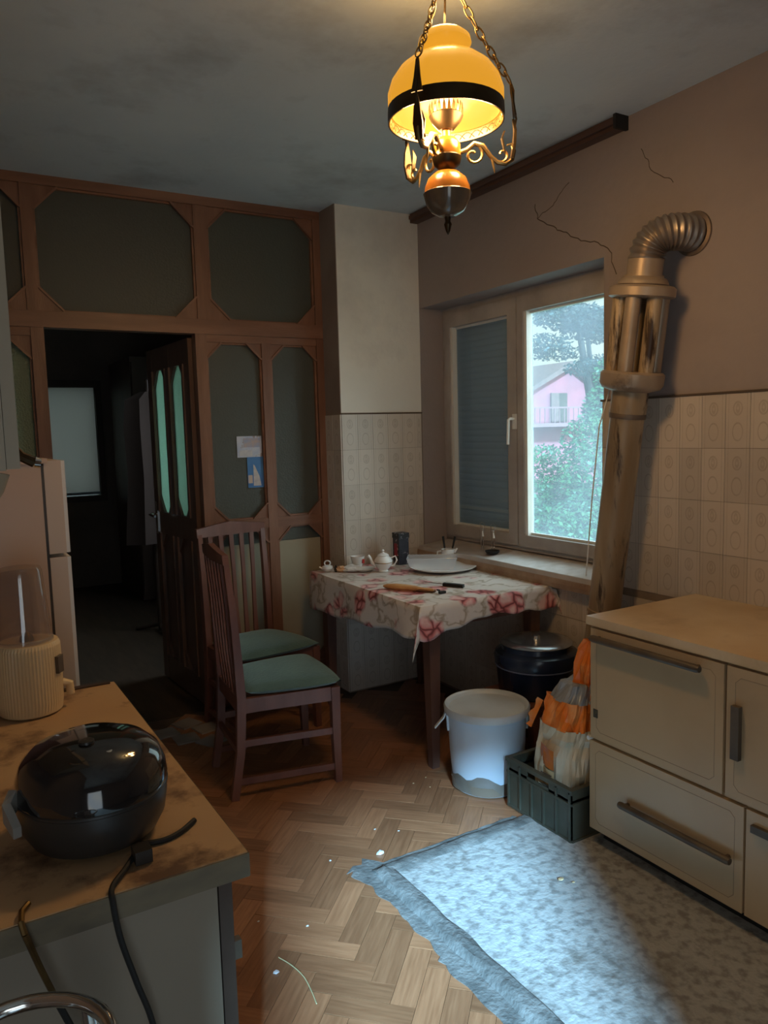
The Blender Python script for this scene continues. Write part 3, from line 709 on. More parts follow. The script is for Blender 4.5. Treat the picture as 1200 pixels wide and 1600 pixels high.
LA([(.012, 2.196), (.034, 2.192), (.052, 2.176), (.0605, 2.155), (.0625, 2.140)], 'lower_globe_top', M['opal2'], 32)  # one globe split by colour: lamplit yellow put into the top, dark below
LA([(.0625, 2.141), (.0655, 2.138), (.063, 2.130), (.058, 2.112), (.044, 2.092), (.024, 2.080), (.010, 2.077), (0, 2.077)], 'lower_globe_base', M['ballglass'], 32)
LA([(0, 2.079), (.009, 2.077), (.007, 2.066), (.011, 2.058), (.006, 2.040), (0, 2.030)], 'finial', M['brassdk'], 16)
def spiral(cx, cz, r1, r2, a1, a2, n=14):
    return [(cx+(r1+(r2-r1)*i/n)*cos(a1+(a2-a1)*i/n), cz+(r1+(r2-r1)*i/n)*sin(a1+(a2-a1)*i/n)) for i in range(n+1)]
HOOK = Vector((LX, LY, 2.735)); link = None
for az in (radians(-28), radians(92), radians(212)):
    c, s_ = cos(az), sin(az)
    P = lambda r, z: (LX+r*c, LY+r*s_, z)
    main = [P(.036, 2.245), P(.055, 2.252), P(.075, 2.268), P(.098, 2.262), P(.118, 2.236), P(.138, 2.218), P(.160, 2.214), P(.178, 2.226), P(.184, 2.248), P(.176, 2.266), P(.164, 2.262)]
    arm = mk('arm', BM().tube(main, [.006, .006, .007, .007, .006, .006, .006, .006, .005, .004, .003], 8), M['brass'], lamp, True)
    B = BM(); B.tube([P(r, z) for r, z in spiral(.072, 2.238, .030, .006, 1.5, -5.5)], .0042, 6); B.tube([P(r, z) for r, z in spiral(.150, 2.238, .022, .005, 3.6, 9.0)], .0038, 6)
    B.tube([P(.122, 2.232), P(.128, 2.205), P(.130, 2.190)], [.004, .003, .001], 6)
    mk('scroll', B, M['brass'], arm, True)
    B = BM(); side = (-s_, c, 0)
    B.bar([P(.176, 2.225), P(.183, 2.262), P(.186, 2.300), P(.182, 2.330)], [.020, .026, .016, .002], .007, side)
    B.bar([P(.158, 2.245), P(.150, 2.280), P(.158, 2.300)], [.010, .012, .002], .004, side)
    B.tube([P(.184, 2.30), P(.190, 2.33), P(.183, 2.37)], .0028, 6)
    mk('leaf_ornament', B, M['brassdk'], arm, True)
    B = BM(); B.tube([P(.183, 2.365), P(.180, 2.40), P(.176, 2.42)], [.004, .009, .005], 6, flat=.4); B.bar([P(.186, 2.335), P(.182, 2.37), P(.178, 2.415)], [.030, .018, .008], .004, side)
    mk('chain_hook', B, M['brassdk'], lamp, True)
    A = Vector(P(.175, 2.425)); D = HOOK-A; L = D.length; d = D.normalized(); n = int(L/.029)
    q = d.to_track_quat('Z', 'Y')
    if link is None:
        B = BM(); B.tube([(.0085*cos(t), 0, .0195*sin(t)) for t in [k*2*pi/14 for k in range(14)]], .0023, 6, closed=True)
        me = bpy.data.meshes.new('chain_link'); bmesh.ops.recalc_face_normals(B.b, faces=B.b.faces); B.b.to_mesh(me); B.b.free(); me.materials.append(M['brass']); link = me
        for p in me.polygons: p.use_smooth = True
    for k in range(n):
        o = bpy.data.objects.new('chain_link', link); COL.objects.link(o); o.parent = lamp
        sag = -.02*sin(pi*(k+.5)/n)
        o.location = A+d*((k+.5)*L/n)+Vector((c*0, s_*0, sag))-world_loc(lamp)
        o.rotation_euler = (q @ Matrix.Rotation(pi/2*(k % 2), 3, 'Z').to_quaternion()).to_euler()
LA([(0, 2.75), (.055, 2.748), (.05, 2.735), (.02, 2.722), (.006, 2.715), (0, 2.712)], 'ceiling_rose', M['brassdk'], 24)
mk('lamp_wire', BM().tube([(LX, LY, 2.72), (LX+.004, LY, 2.64), (LX, LY, 2.54), (LX, LY, 2.40)], .003, 6), M['brassdk'], lamp)
# the opal shade glows: its light is carried by three added point lights in its mouth
for k in range(3):
    a_ = k*2*pi/3+1.1
    pl_ = bpy.data.lights.new('pendant_mouth_fill', 'POINT'); pl_.energy = 9; pl_.color = (1, .60, .25); pl_.shadow_soft_size = .05
    po = bpy.data.objects.new('pendant_mouth_fill', pl_); COL.objects.link(po); po.location = (LX+.09*cos(a_), LY+.09*sin(a_), 2.322)
# light that the opal glass sends sideways and upwards is carried by an added point light above the neck
pl2 = bpy.data.lights.new('pendant_neck_fill', 'POINT'); pl2.energy = 5; pl2.color = (1, .58, .22); pl2.shadow_soft_size = .05
po2 = bpy.data.objects.new('pendant_neck_fill', pl2); COL.objects.link(po2); po2.location = (LX, LY, 2.60)

# ---- stove
sv = thing('kitchen_range', (2.24, 1.42, 0), 'cream enamel solid-fuel kitchen range by the right wall', 'stove')
SX, SY0, SY1, ST = 1.955, .90, 1.912, .84
B = BM().box(SX+.012, 2.53, SY0, SY1, .062, ST-.03).bevel(.008, 2); mk('body', B, M['enamel'], sv, True)
B = BM().box(SX-.008, 2.536, SY0-.005, SY1+.006, ST-.03, ST).bevel(.009, 3); mk('top_plate', B, M['enameltop'], sv, True)
B = BM().box(SX+.055, 2.50, SY0+.02, SY1-.02, 0.004, .062); mk('plinth', B, M['black'], sv)
def sdoor(name, y0, y1, z0, z1, lines=True):
    B = BM().box(SX-.006, SX+.014, y0, y1, z0, z1).bevel(.007, 3); d = mk(name, B, M['enamel'], sv, True)
    if lines:
        t = .028; c = .016; B = BM()
        path = [(y0+t, z0+t+c), (y0+t+c, z0+t), (y1-t-c, z0+t), (y1-t, z0+t+c), (y1-t, z1-t-c), (y1-t-c, z1-t), (y0+t+c, z1-t), (y0+t, z1-t-c)]
        B.tube([(SX-.0062, a, b_) for a, b_ in path], .0008, 4, closed=True); mk('pressed_line', B, M['pressed'], d)
    return d
d1 = sdoor('oven_door', 1.372, 1.898, .404, .800)
d2 = sdoor('firebox_door', .93, 1.362, .404, .800)
d3 = sdoor('fuel_drawer', 1.300, 1.902, .066, .392)
d4 = sdoor('ash_drawer', .93, 1.292, .066, .392, False)
def grip(y0, y1, z, par, rad=.011, off=.034):
    B = BM().tube([(SX-off, y0, z), (SX-off, y0+.01, z), (SX-off, y1-.01, z), (SX-off, y1, z)], [rad*.8, rad, rad, rad*.8], 10)
    B.tube([(SX-.004, y0+.02, z), (SX-off, y0+.02, z)], rad*.6, 6); B.tube([(SX-.004, y1-.02, z), (SX-off, y1-.02, z)], rad*.6, 6)
    return mk('handle', B, M['handle'], par, True)
grip(1.437, 1.875, .772, d1, .0125, .030); grip(1.325, 1.745, .222, d3, .0125, .030)
B = BM().box(SX-.022, SX-.004, 1.312, 1.338, .53, .69).bevel(.004, 2); mk('handle', B, M['handle'], d2)
B = BM().box(SX-.020, SX-.004, 1.06, 1.27, .335, .357).bevel(.004, 2); mk('handle', B, M['handle'], d4)
B = BM().box(SX-.0085, SX-.005, 1.864, 1.883, .482, .512).bevel(.001, 1); bd = mk('badge', B, mat('dark_badge', (.06, .055, .04), rough=.4), d1)
mk('badge_mark', BM().tube([(SX-.0088, 1.879, .487), (SX-.0088, 1.876, .500), (SX-.0088, 1.871, .495), (SX-.0088, 1.868, .507)], .0009, 4), M['brass'], bd)
mk('hinge_screw', BM().tube([(SX-.010, 1.905, .398), (SX+.01, 1.905, .398)], .008, 10), M['whitepl'], sv)
mk('side_rail', BM().box(2.0, 2.4, SY1, SY1+.005, .2, .6).bevel(.002, 1), M['enamel'], sv)

# ---- flue
flu = thing('stove_flue', (2.40, 2.24, .30), 'leaning stained stove pipe with tubular heat exchanger and corrugated elbow', 'flue pipe')
Ab, At = Vector((2.40, 2.262, .72)), Vector((2.40, 2.125, 1.645))
ax = (At-Ab).normalized(); q = ax.to_track_quat('Z', 'Y').to_matrix().to_4x4()
FM = Matrix.Translation(Ab) @ q; LL = (At-Ab).length
def FL(prof, name, m, n=36, z0=0): return mk(name, BM(FM).lathe([(r, z+z0) for r, z in prof], n), m, flu, True)
FL([(0, -.30), (.066, -.30), (.066, 0), (.069, .003), (.069, .014), (.066, .017), (.066, LL-.10), (.070, LL-.095), (.070, LL), (0, LL)], 'lower_pipe', M['pipe'])
FL([(.0705, LL-.115), (.0715, LL-.11), (.0715, LL-.100), (.0705, LL-.095)], 'dark_ring', M['fluedk'])
FL([(0, 0), (.072, 0), (.110, .012), (.122, .030), (.122, .070), (.114, .078), (0, .078)], 'lower_collar', M['flue'], z0=LL-.01)
tz0, tz1 = LL+.066, LL+.345
for k in range(6):
    a = k*pi/3+.35
    B = BM(FM).tube([(.078*cos(a), .078*sin(a), tz0), (.078*cos(a), .078*sin(a), tz1)], .029, 14); mk('exchanger_tube', B, M['flue'] if k % 2 else M['pipe'], flu, True)
FL([(0, 0), (.112, 0), (.124, .006), (.124, .036), (.116, .044), (.096, .046), (.092, .060), (.084, .072), (.074, .078), (.074, .084), (0, .084)], 'upper_collar', M['flue'], z0=tz1)
top0 = FM @ Vector((0, 0, tz1+.08)); wallp = Vector((2.55, 1.955, 2.215))
FL([(.0962, .0455), (.0975, .047), (.0935, .052), (.0925, .050)], 'dark_ring', M['fluedk'], z0=tz1)  # dark ring stands in for the shaded gap at the cone
mk('neck_pipe', BM(FM).lathe([(.066, tz1+.075), (.066, tz1+.145), (.062, tz1+.147)], 32), M['flue'], flu, True)
n0 = FM @ Vector((0, 0, tz1+.14)); pth = []; rad = []
c1 = n0+ax*.11; 
N = 90
for i in range(N+1):
    t = i/N; p = n0*(1-t)**3+c1*3*t*(1-t)**2+(wallp+Vector((-.12, 0, .005)))*3*t*t*(1-t)+wallp*t**3
    pth.append(p); rad.append(.064+.0045*sin(t*2*pi*13))
mk('corrugated_elbow', BM().tube(pth, rad, 32), M['foil'], flu, True)
mk('wall_ring', BM(Matrix.Translation((2.5425, 1.955, 2.215)) @ Matrix.Rotation(-pi/2, 4, 'Y')).lathe([(.066, 0), (.082, 0), (.080, .006), (.068, .010)], 32), M['fluedk'], flu, True)
mk('stub_to_range', BM().tube([(2.40, 2.30, .47), (2.40, 2.18, .44), (2.40, 1.925, .44)], .064, 20), M['pipe'], flu, True)
tag(mk('cord', BM().tube([(2.45, 2.21, 1.99), (2.42, 2.215, 1.75), (2.35, 2.242, 1.50), (2.33, 2.262, 1.2), (2.325, 2.29, .88)], .0028, 6), M['whitepl']), 'thin white cord hanging down along the left of the stove pipe', 'cord')

# ---- worktop and base cabinet on the left
wk = thing('worktop', (.05, 1.56, .83), 'stained tan laminate worktop with a worn dark edge, lower left', 'worktop')
B = BM().box(-.275, .372, 1.068, 2.05, .832, .87).bevel(.002, 1); mk('top_slab', B, M['counter'], wk)
mk('edge_band', BM().box(-.275, .3722, 1.0655, 1.0685, .8315, .8685), M['edge'], wk)
mk('front_edge_band', BM().box(.3715, .374, 1.066, 2.05, .8315, .8685), M['edge'], wk)
mk('sealing_strip', BM().box(-.27, .36, 2.035, 2.055, .868, .874), M['browndoor'], wk)
bc = thing('base_cabinet', (.05, 1.56, 0), 'grey-beige base cabinet with dark brown doors under the worktop', 'cabinet')
mk('carcass', BM().box(-.27, .327, 1.085, 2.03, .08, .832).bevel(.001, 1), M['cabinet'], bc)
mk('plinth', BM().box(-.27, .27, 1.10, 2.0, .004, .08), M['browndoor'], bc)
for a, b_ in ((1.084, 1.552), (1.558, 2.03)):
    d = mk('door', BM().box(.329, .350, a, b_, .09, .826).bevel(.002, 1), M['browndoor'], bc)
    mk('handle', BM().box(.350, .362, b_-.06, b_-.045, .62, .74).bevel(.003, 1), M['chrome'], d)
mk('loose_hinge_block', BM().box(.33, .362, 1.086, 1.10, .69, .72), M['handle'], bc)

# ---- fridge
fr = thing('fridge', (.03, 2.44, 0), 'cream two-door fridge-freezer behind the left worktop', 'fridge')
mk('body', BM().box(-.255, .245, 2.15, 2.70, .03, 1.445).bevel(.006, 2), M['fridge'], fr, True)
mk('top_cover', BM().box(-.257, .262, 2.147, 2.702, 1.445, 1.458).bevel(.003, 1), M['fridge'], fr)
for nm, z0, z1 in (('freezer_door', 1.208, 1.452), ('fridge_door', .06, 1.198)):
    d = mk(nm, BM().box(.252, .294, 2.150, 2.70, z0, z1).bevel(.004, 2), M['fridgedoor'], fr, True)
    mk('door_face', BM().box(.2938, .303, 2.151, 2.70, z0+.001, z1-.001).bevel(.003, 2), M['fridgeedge'], d, True)
mk('door_gasket', BM().box(.244, .253, 2.158, 2.69, .07, 1.44), M['handle'], fr)
for x in (-.2, .2):
    for y in (2.2, 2.65): mk('foot', BM().tube([(x, y, .0), (x, y, .035)], .018, 10), M['black'], fr)

# ---- wall cupboard at the far left
cu = thing('wall_cupboard', (-.08, 1.6, 1.46), 'pale wall cupboard at the far left edge above the worktop', 'cupboard')
mk('carcass', BM().box(-.275, .100, 1.30, 2.0, 1.458, 2.60).bevel(.004, 2), M['cupboard'], cu)
for a, b_ in ((1.303, 1.648), (1.652, 1.997)):
    d = mk('door', BM().box(.101, .120, a, b_, 1.46, 2.598).bevel(.003, 2), M['cupboard'], cu)
    y_ = a+.06
    B = BM().tube([(.118, y_, 1.49), (.128, y_, 1.478), (.147, y_, 1.468)], [.008, .008, .009], 8); hh = mk('handle', B, M['brassdk'], d, True)
    mk('handle_tip', BM().tube([(.147, y_, 1.468), (.156, y_, 1.466)], [.0095, .008], 10), M['chrome'], hh, True)
lad = thing('hanging_brush', (.075, 1.32, 1.46), 'pale cloth-wrapped brush with orange-brown tip hanging under the far left cupboard', 'brush')
mk('brush_cloth', BM().tube([(.085, 1.32, 1.456), (.079, 1.32, 1.43), (.066, 1.32, 1.40), (.064, 1.32, 1.36), (.068, 1.32, 1.33)], [.022, .018, .012, .014, .010], 10), M['cupboard'], lad, True)
mk('brush_tip', BM().tube([(.068, 1.32, 1.335), (.070, 1.32, 1.31), (.072, 1.32, 1.292)], [.010, .010, .007], 8), mat('orange_brown_tip', (.42, .16, .04), rough=.5), lad, True)
# dark brown board leaning at the left behind the chopper
tag(mk('wooden_board', BM().box(-.26, .115, 2.075, 2.095, .871, 1.40).bevel(.004, 2), mat('dark_red_board', (.13, .045, .03), (.09, .03, .02), 5, rough=.5)), 'dark red-brown board standing on the worktop before the fridge', 'board')

# ---- chopper / blender
bl = thing('chopper', (.163, 1.93, .87), 'cream ribbed electric chopper with an upturned clear beaker', 'kitchen appliance')
BX, BY = .163, 1.93
B = BM(); n = 120; rings = []
for r, z in ((.062, .872), (.068, .876), (.0705, .90), (.0715, .98), (.0705, 1.030), (.067, 1.040)):
    rings.append([B.v((BX+(r+(.0009 if (k % 2) else -.0009)*(1 if .88 < z < 1.035 else 0))*cos(2*pi*k/n), BY+(r+(.0009 if (k % 2) else -.0009)*(1 if .88 < z < 1.035 else 0))*sin(2*pi*k/n), z)) for k in range(n)])
for A_, C_ in zip(rings, rings[1:]):
    for k in range(n): B.f([A_[k], A_[(k+1) % n], C_[(k+1) % n], C_[k]])
B.f(rings[0][::-1]); B.f(rings[-1]); mk('ribbed_base', B, M['cream_pl'], bl, False)
mk('control_button', BM(Matrix.Translation((BX+.060, BY-.040, .985)) @ Matrix.Rotation(radians(56), 4, 'Z')).box(-.012, .012, -.006, .006, -.02, .02).bevel(.003, 2), M['handle'], bl)
mk('cord_clip', BM().tube([(BX+.069, BY-.005, .93), (BX+.085, BY-.008, .925), (BX+.086, BY-.008, .90)], .010, 10), M['cream_pl'], bl, True)
mk('clear_beaker', BM().lathe([(.0605, 1.042), (.058, 1.08), (.053, 1.14), (.0475, 1.205), (.044, 1.214), (.0, 1.216), ], 36, (BX-.004, BY, 0)), M['clearsmoke'], bl, True)
mk('beaker_inner_wall', BM().lathe([(.0565, 1.044), (.053, 1.09), (.0485, 1.15), (.044, 1.203), (0, 1.206)], 36, (BX-.004, BY, 0)), M['clearsmoke'], bl, True)
mk('blade_hub', BM().lathe([(0, 1.04), (.016, 1.041), (.014, 1.052), (.006, 1.062), (0, 1.064)], 20, (BX, BY, 0)), M['brass'], bl, True)
mk('beaker_rim', BM().lathe([(.0605, 1.040), (.0625, 1.041), (.0625, 1.048), (.0605, 1.050)], 36, (BX-.004, BY, 0)), M['clear'], bl, True)

# ---- black cooker
ck = thing('rice_cooker', (.185, 1.285, .87), 'glossy black round rice cooker on the worktop', 'cooker')
KX, KY = .187, 1.262
def KL(prof, name, m, sx=1, n=48): 
    B = BM().lathe(prof, n); 
    for v in B.b.verts: v.co = Vector((KX+v.co.x*.97, KY+v.co.y*1.04, .874+(v.co.z-.874)*.93))
    return mk(name, B, m, ck, True)
KL([(0, .874), (.080, .874), (.100, .882), (.112, .905), (.117, .935), (.117, .958)], 'body', M['satin_black'])
KL([(.1175, .956), (.119, .964), (.117, .985), (.108, 1.010), (.090, 1.028), (.062, 1.040), (.030, 1.045), (0, 1.046)], 'lid', M['gloss_black'])
KL([(.1172, .952), (.1192, .954), (.1192, .958), (.1172, .960)], 'seam_ring', M['satin_black'])
mk('steam_vent', BM().lathe([(0, 1.046), (.012, 1.045), (.012, 1.049), (.006, 1.051), (0, 1.050)], 20, (KX-.01, KY-.03, -.013)), M['satin_black'], ck, True)
mk('lid_button', BM().lathe([(0, 0), (.010, 0), (.010, .004), (.007, .006), (0, .006)], 20, (KX+.015, KY-.062, 1.0205)), M['chrome'], ck, True)
for k in range(4):
    a = k*pi/2+.7; mk('foot', BM().tube([(KX+.07*cos(a), KY+.07*sin(a), .870), (KX+.07*cos(a), KY+.07*sin(a), .876)], .012, 10), M['black'], ck)
# side handle (grey) at left
tag(mk('lid_latch', BM().bar([(KX-.117, KY-.02, .965), (KX-.128, KY-.04, .955), (KX-.118, KY-.07, .935)], [.03, .028, .016], .012, (0, 0, 1)).bevel(.003, 2), mat('grey_latch_plastic', (.25, .24, .22), rough=.5), ck), 'grey latch')
mk('power_inlet', BM().box(KX+.03, KX+.055, KY-.145, KY-.115, .872, .892).bevel(.003, 1), M['satin_black'], ck)
# cords
def cord(path, r, m, name, lab, cat='cord'):
    P = [Vector(p) for p in path]; out = []
    for i in range(len(P)-1):
        a, b_, c, d = P[max(i-1, 0)], P[i], P[i+1], P[min(i+2, len(P)-1)]
        for k in range(8):
            t = k/8; out.append(.5*((2*b_)+(c-a)*t+(2*a-5*b_+4*c-d)*t*t+(3*b_-a-3*c+d)*t**3))
    out.append(P[-1]); return tag(mk(name, BM().tube(out, r, 8), m, None, True), lab, cat)
cord([(.225, 1.15, .876), (.20, 1.11, .877), (.175, 1.075, .876), (.172, 1.058, .862), (.178, 1.053, .81), (.195, 1.052, .74), (.215, 1.052, .66), (.235, 1.052, .50), (.24, 1.055, .30), (.25, 1.05, .05)], .0042, M['black'], 'power_cord', 'black power cord hanging from the cooker down the cabinet side')
cord([(.33, 1.20, .8745), (.30, 1.175, .8745), (.27, 1.165, .8745), (.235, 1.172, .8755)], .0045, M['black'], 'power_cord', 'short black cord stub lying on the worktop before the cooker')
# wire whisk with brass shaft hanging at bottom left + chrome stool rail
wh = thing('hanging_rod', (.10, 1.05, .74), 'thin rod, brass above and black below, hanging off the worktop corner', 'rod')
mk('brass_shaft', BM().tube([(.060, 1.052, .862), (.075, 1.050, .81), (.094, 1.048, .75)], .0042, 8), M['brass'], wh, True)
mk('black_shaft', BM().tube([(.0938, 1.048, .751), (.108, 1.047, .71), (.118, 1.047, .69)], .0044, 8), M['black'], wh, True)
mk('hanging_hook', BM().tube([(.060, 1.052, .862), (.057, 1.058, .876), (.060, 1.085, .8755), (.07, 1.10, .8755)], .0042, 8), M['brass'], wh, True)
st = thing('chrome_stool', (.06, .80, 0), 'chrome tube frame of a stool in the bottom left corner', 'stool')
B = BM(); R_ = .10; cx_, cy_ = .03, .865
B.tube([(cx_+R_*cos(t), cy_+R_*sin(t), .83) for t in [k*2*pi/36 for k in range(36)]], .009, 10, closed=True); mk('ring', B, M['chrome'], st, True)
for a in (.6, .6+2*pi/3, .6+4*pi/3):
    mk('leg', BM().tube([(cx_+R_*cos(a), cy_+R_*sin(a), .829), (cx_+(R_+.03)*cos(a), cy_+(R_+.03)*sin(a), .45), (cx_+(R_+.05)*cos(a), cy_+(R_+.05)*sin(a), 0.006)], .009, 10), M['chrome'], st, True)

# ---- table, cloth
TX0, TX1, TY0, TY1, TZ = 1.765, 2.50, 2.70, 3.80, .748
tb = thing('dining_table', (2.13, 3.25, 0), 'dark wooden dining table in the corner under the window', 'table')
mk('tabletop', BM().box(TX0, TX1, TY0, TY1, TZ-.025, TZ).bevel(.003, 1), M['tablewood'], tb)
B = BM(); B.box(TX0+.05, TX1-.05, TY0+.04, TY0+.06, TZ-.115, TZ-.025); B.box(TX0+.05, TX1-.05, TY1-.06, TY1-.04, TZ-.115, TZ-.025); B.box(TX0+.04, TX0+.06, TY0+.04, TY1-.04, TZ-.115, TZ-.025); B.box(TX1-.06, TX1-.04, TY0+.04, TY1-.04, TZ-.115, TZ-.025)
mk('apron', B, M['tablewood'], tb)
for x, y in ((1.845, 2.745), (2.44, 2.76), (1.83, 3.72), (2.44, 3.74)):
    mk('leg', BM().bar([(x, y, 0), (x, y, .35), (x, y, TZ-.026)], [.036, .05, .06], [.036, .05, .06], (0, 1, 0)).bevel(.004, 1), M['tablewood'], tb)
def cloth():
    B = BM(); uvl = []
    Z = TZ+.003; ohx, ohy, ohr = 11, 9, 7
    xs = [-i for i in range(ohx, 0, -1)]+list(range(0, 31))+[100+i for i in range(1, ohr+1)]
    ys = [-i for i in range(ohy, 0, -1)]+list(range(0, 41))
    G = {}
    for a in xs:
        for b_ in ys:
            fy = max(0, min(1, b_/40)); fx = max(0, min(1, (a if a < 100 else 30)/30))
            ox = (-a/ohx) if a < 0 else 0; oy = (-b_/ohy) if b_ < 0 else 0; orr = ((a-100)/ohr) if a > 100 else 0
            DX = .135+.06*min(1, fy*1.3)+.008*sin(fy*21); DY = .150-.065*min(1, fx*2.2)+.045*max(0, fx-.5)+.006*sin(fx*30); DR = .10
            dx, dy, dr = ox*DX, oy*DY, orr*DR
            x = TX0-.004+fx*(TX1-TX0+.008); y_ = TY0-.004+fy*(TY1-TY0)
            u, v = x-dx+dr, y_-dy
            z = Z+.0022*max(0, noise.noise(Vector((x*11, y_*11, 0))))*(1 if not (dx or dy or dr) else 0)
            wav = .5+.5*noise.noise(Vector((u*6, v*6, 4)))
            if dx and dy:
                z -= (dx*dx+dy*dy)**.5*.92+.25*min(dx, dy); k_ = min(dx, dy)
                x -= .012+.35*k_+.10*dx; y_ -= .012+.20*k_; 
            elif dr and dy:
                z -= hypot(dr, dy)*.95; x += .015+.3*min(dr, dy); y_ -= .015+.3*min(dr, dy)
            elif dx: z -= dx*.985; x -= .006+(.05+.16*wav)*dx*(.6+sin(fy*17)*.4)
            elif dy: z -= dy*.985; y_ -= .006+(.05+.18*wav)*dy*(.6+sin(fx*19+1)*.4)
            elif dr: z -= dr*.97; x += .006+.10*dr
            G[a, b_] = (B.v((min(x, 2.533), y_, z)), (u, v))
    uv = B.b.loops.layers.uv.new('UVMap'); U = {}
    for a1, a2 in zip(xs, xs[1:]):
        for b1, b2 in zip(ys, ys[1:]):
            q = [G[a1, b1], G[a2, b1], G[a2, b2], G[a1, b2]]
            f = B.f([t[0] for t in q])
            if f:
                for l, t in zip(f.loops, q): l[uv].uv = t[1]
    o = mk('tablecloth', B, M['cloth'], None, True)
    md = o.modifiers.new('thick', 'SOLIDIFY'); md.thickness = .0015; md.offset = 1
    return o
tag(cloth(), 'floral pink and white oilcloth draped over the dining table', 'tablecloth')
TT = TZ+.0062   # top of cloth

# ---- chairs (local: seat opens to +x)
def chair(loc, rz, label, src=None):
    t = thing('dining_chair', loc, label, 'chair', 'green velvet dining chairs', rz, True)
    if src is None:
        wf, wr_, dp = .235, .195, .42
        for s_ in (-1, 1):
            y = s_*(wr_-.012)
            P = [(-.045, y, 0), (-.012, y, .20), (.0, y, .42), (-.006, y, .58), (-.018, y, .80), (-.036, y, 1.0)]
            mk('rear_leg', BM().bar(P, [.03, .03, .032, .03, .028, .024], [.032, .034, .038, .034, .028, .022], (0, 1, 0)).bevel(.004, 1), M['chairwood'], t)
            yf = s_*(wf-.018); mk('leg', BM().bar([(dp-.018, yf, 0), (dp-.022, yf, .2), (dp-.022, yf, .425)], [.030, .036, .040], [.028, .034, .038], (0, 1, 0)).bevel(.004, 1), M['chairwood'], t)
            B = BM().bar([(.012, y, .395), (dp-.03, yf, .395)], .022, .06, (-(yf-y), dp-.042, 0)); mk('side_apron', B.bevel(.003, 1), M['chairwood'], t)
            for z in (.235, .075): mk('side_stretcher', BM().bar([(-.006 if z > .2 else -.03, y, z), (dp-.022, yf, z-.005)], .016, .028, (-(yf-y), dp, 0)).bevel(.003, 1), M['chairwood'], t)
        B = BM(); B.box(dp-.033, dp-.012, -wf+.03, wf-.03, .37, .425); mk('front_apron', B.bevel(.003, 1), M['chairwood'], t)
        B = BM(); B.box(-.012, .012, -wr_+.02, wr_-.02, .36, .425); mk('rear_apron', B.bevel(.003, 1), M['chairwood'], t)
        mk('cross_stretcher', BM().bar([(-.016, -wr_+.03, .20), (-.016, wr_-.03, .20)], .026, .016, (0, 0, 1)).bevel(.003, 1), M['chairwood'], t)
        # crest rail, peaked in the middle
        B = BM(); n = 12; R = []
        for i in range(n+1):
            u = i/n*2-1; y = u*(wr_+.004); pk = .026*(1-abs(u)); bow = -.012*(1-u*u)
            R.append([B.v((-.050+bow, y, .990)), B.v((-.024+bow, y, .985)), B.v((-.028+bow, y, 1.030+pk)), B.v((-.052+bow, y, 1.030+pk))])
        for A_, C_ in zip(R, R[1:]):
            for k in range(4): B.f([A_[k], A_[(k+1) % 4], C_[(k+1) % 4], C_[k]])
        B.f(R[0][::-1]); B.f(R[-1]); mk('crest_rail', B.bevel(.004, 1), M['chairwood'], t)
        for i in range(5):
            y = (i-2)*.058; P = [(-.002, y*.9, .42), (-.018, y*.95, .60), (-.028, y, .80), (-.044, y*1.05, .995)]
            mk('slat', BM().bar(P, [.026, .020, .020, .026], .011, (0, 1, 0)).bevel(.002, 1), M['chairwood'], t)
        # seat cushion
        B = BM(); nx, ny = 16, 16; G = {}
        for side in (1, -1):
            for i in range(nx+1):
                for j in range(ny+1):
                    u, v = i/nx*2-1, j/ny*2-1
                    su, sv_ = u*(1-.08*v*v*abs(u)), v*(1-.08*u*u*abs(v))
                    x = .015+(su+1)/2*(dp+.012); hw = (.185+(wf+.012-.185)*(su+1)/2)
                    e = (max(0, 1-abs(u)**5)*max(0, 1-abs(v)**5))**.5
                    z = .444+side*(.026*e+(.010*(1-u*u)*(1-v*v) if side > 0 else 0))
                    G[side, i, j] = B.v((x, hw*sv_, z)) if (side > 0 or (0 < i < nx and 0 < j < ny)) else G[1, i, j]
        for side in (1, -1):
            for i in range(nx):
                for j in range(ny): B.f([G[side, i, j], G[side, i+1, j], G[side, i+1, j+1], G[side, i, j+1]])
        mk('seat', B, M['velvet'], t, True)
    else:
        for ch in src.children:
            c = ch.copy(); COL.objects.link(c); c.parent = t
    return t
ch1 = chair((1.047, 3.125, 0), radians(-6), 'nearer dining chair with green velvet seat facing the table')
ch2 = chair((1.355, 3.855, 0), radians(-82), 'dining chair with green velvet seat against the partition, behind the nearer chair', ch1)
ch1['group'] = ch2['group'] = 'green velvet dining chairs'

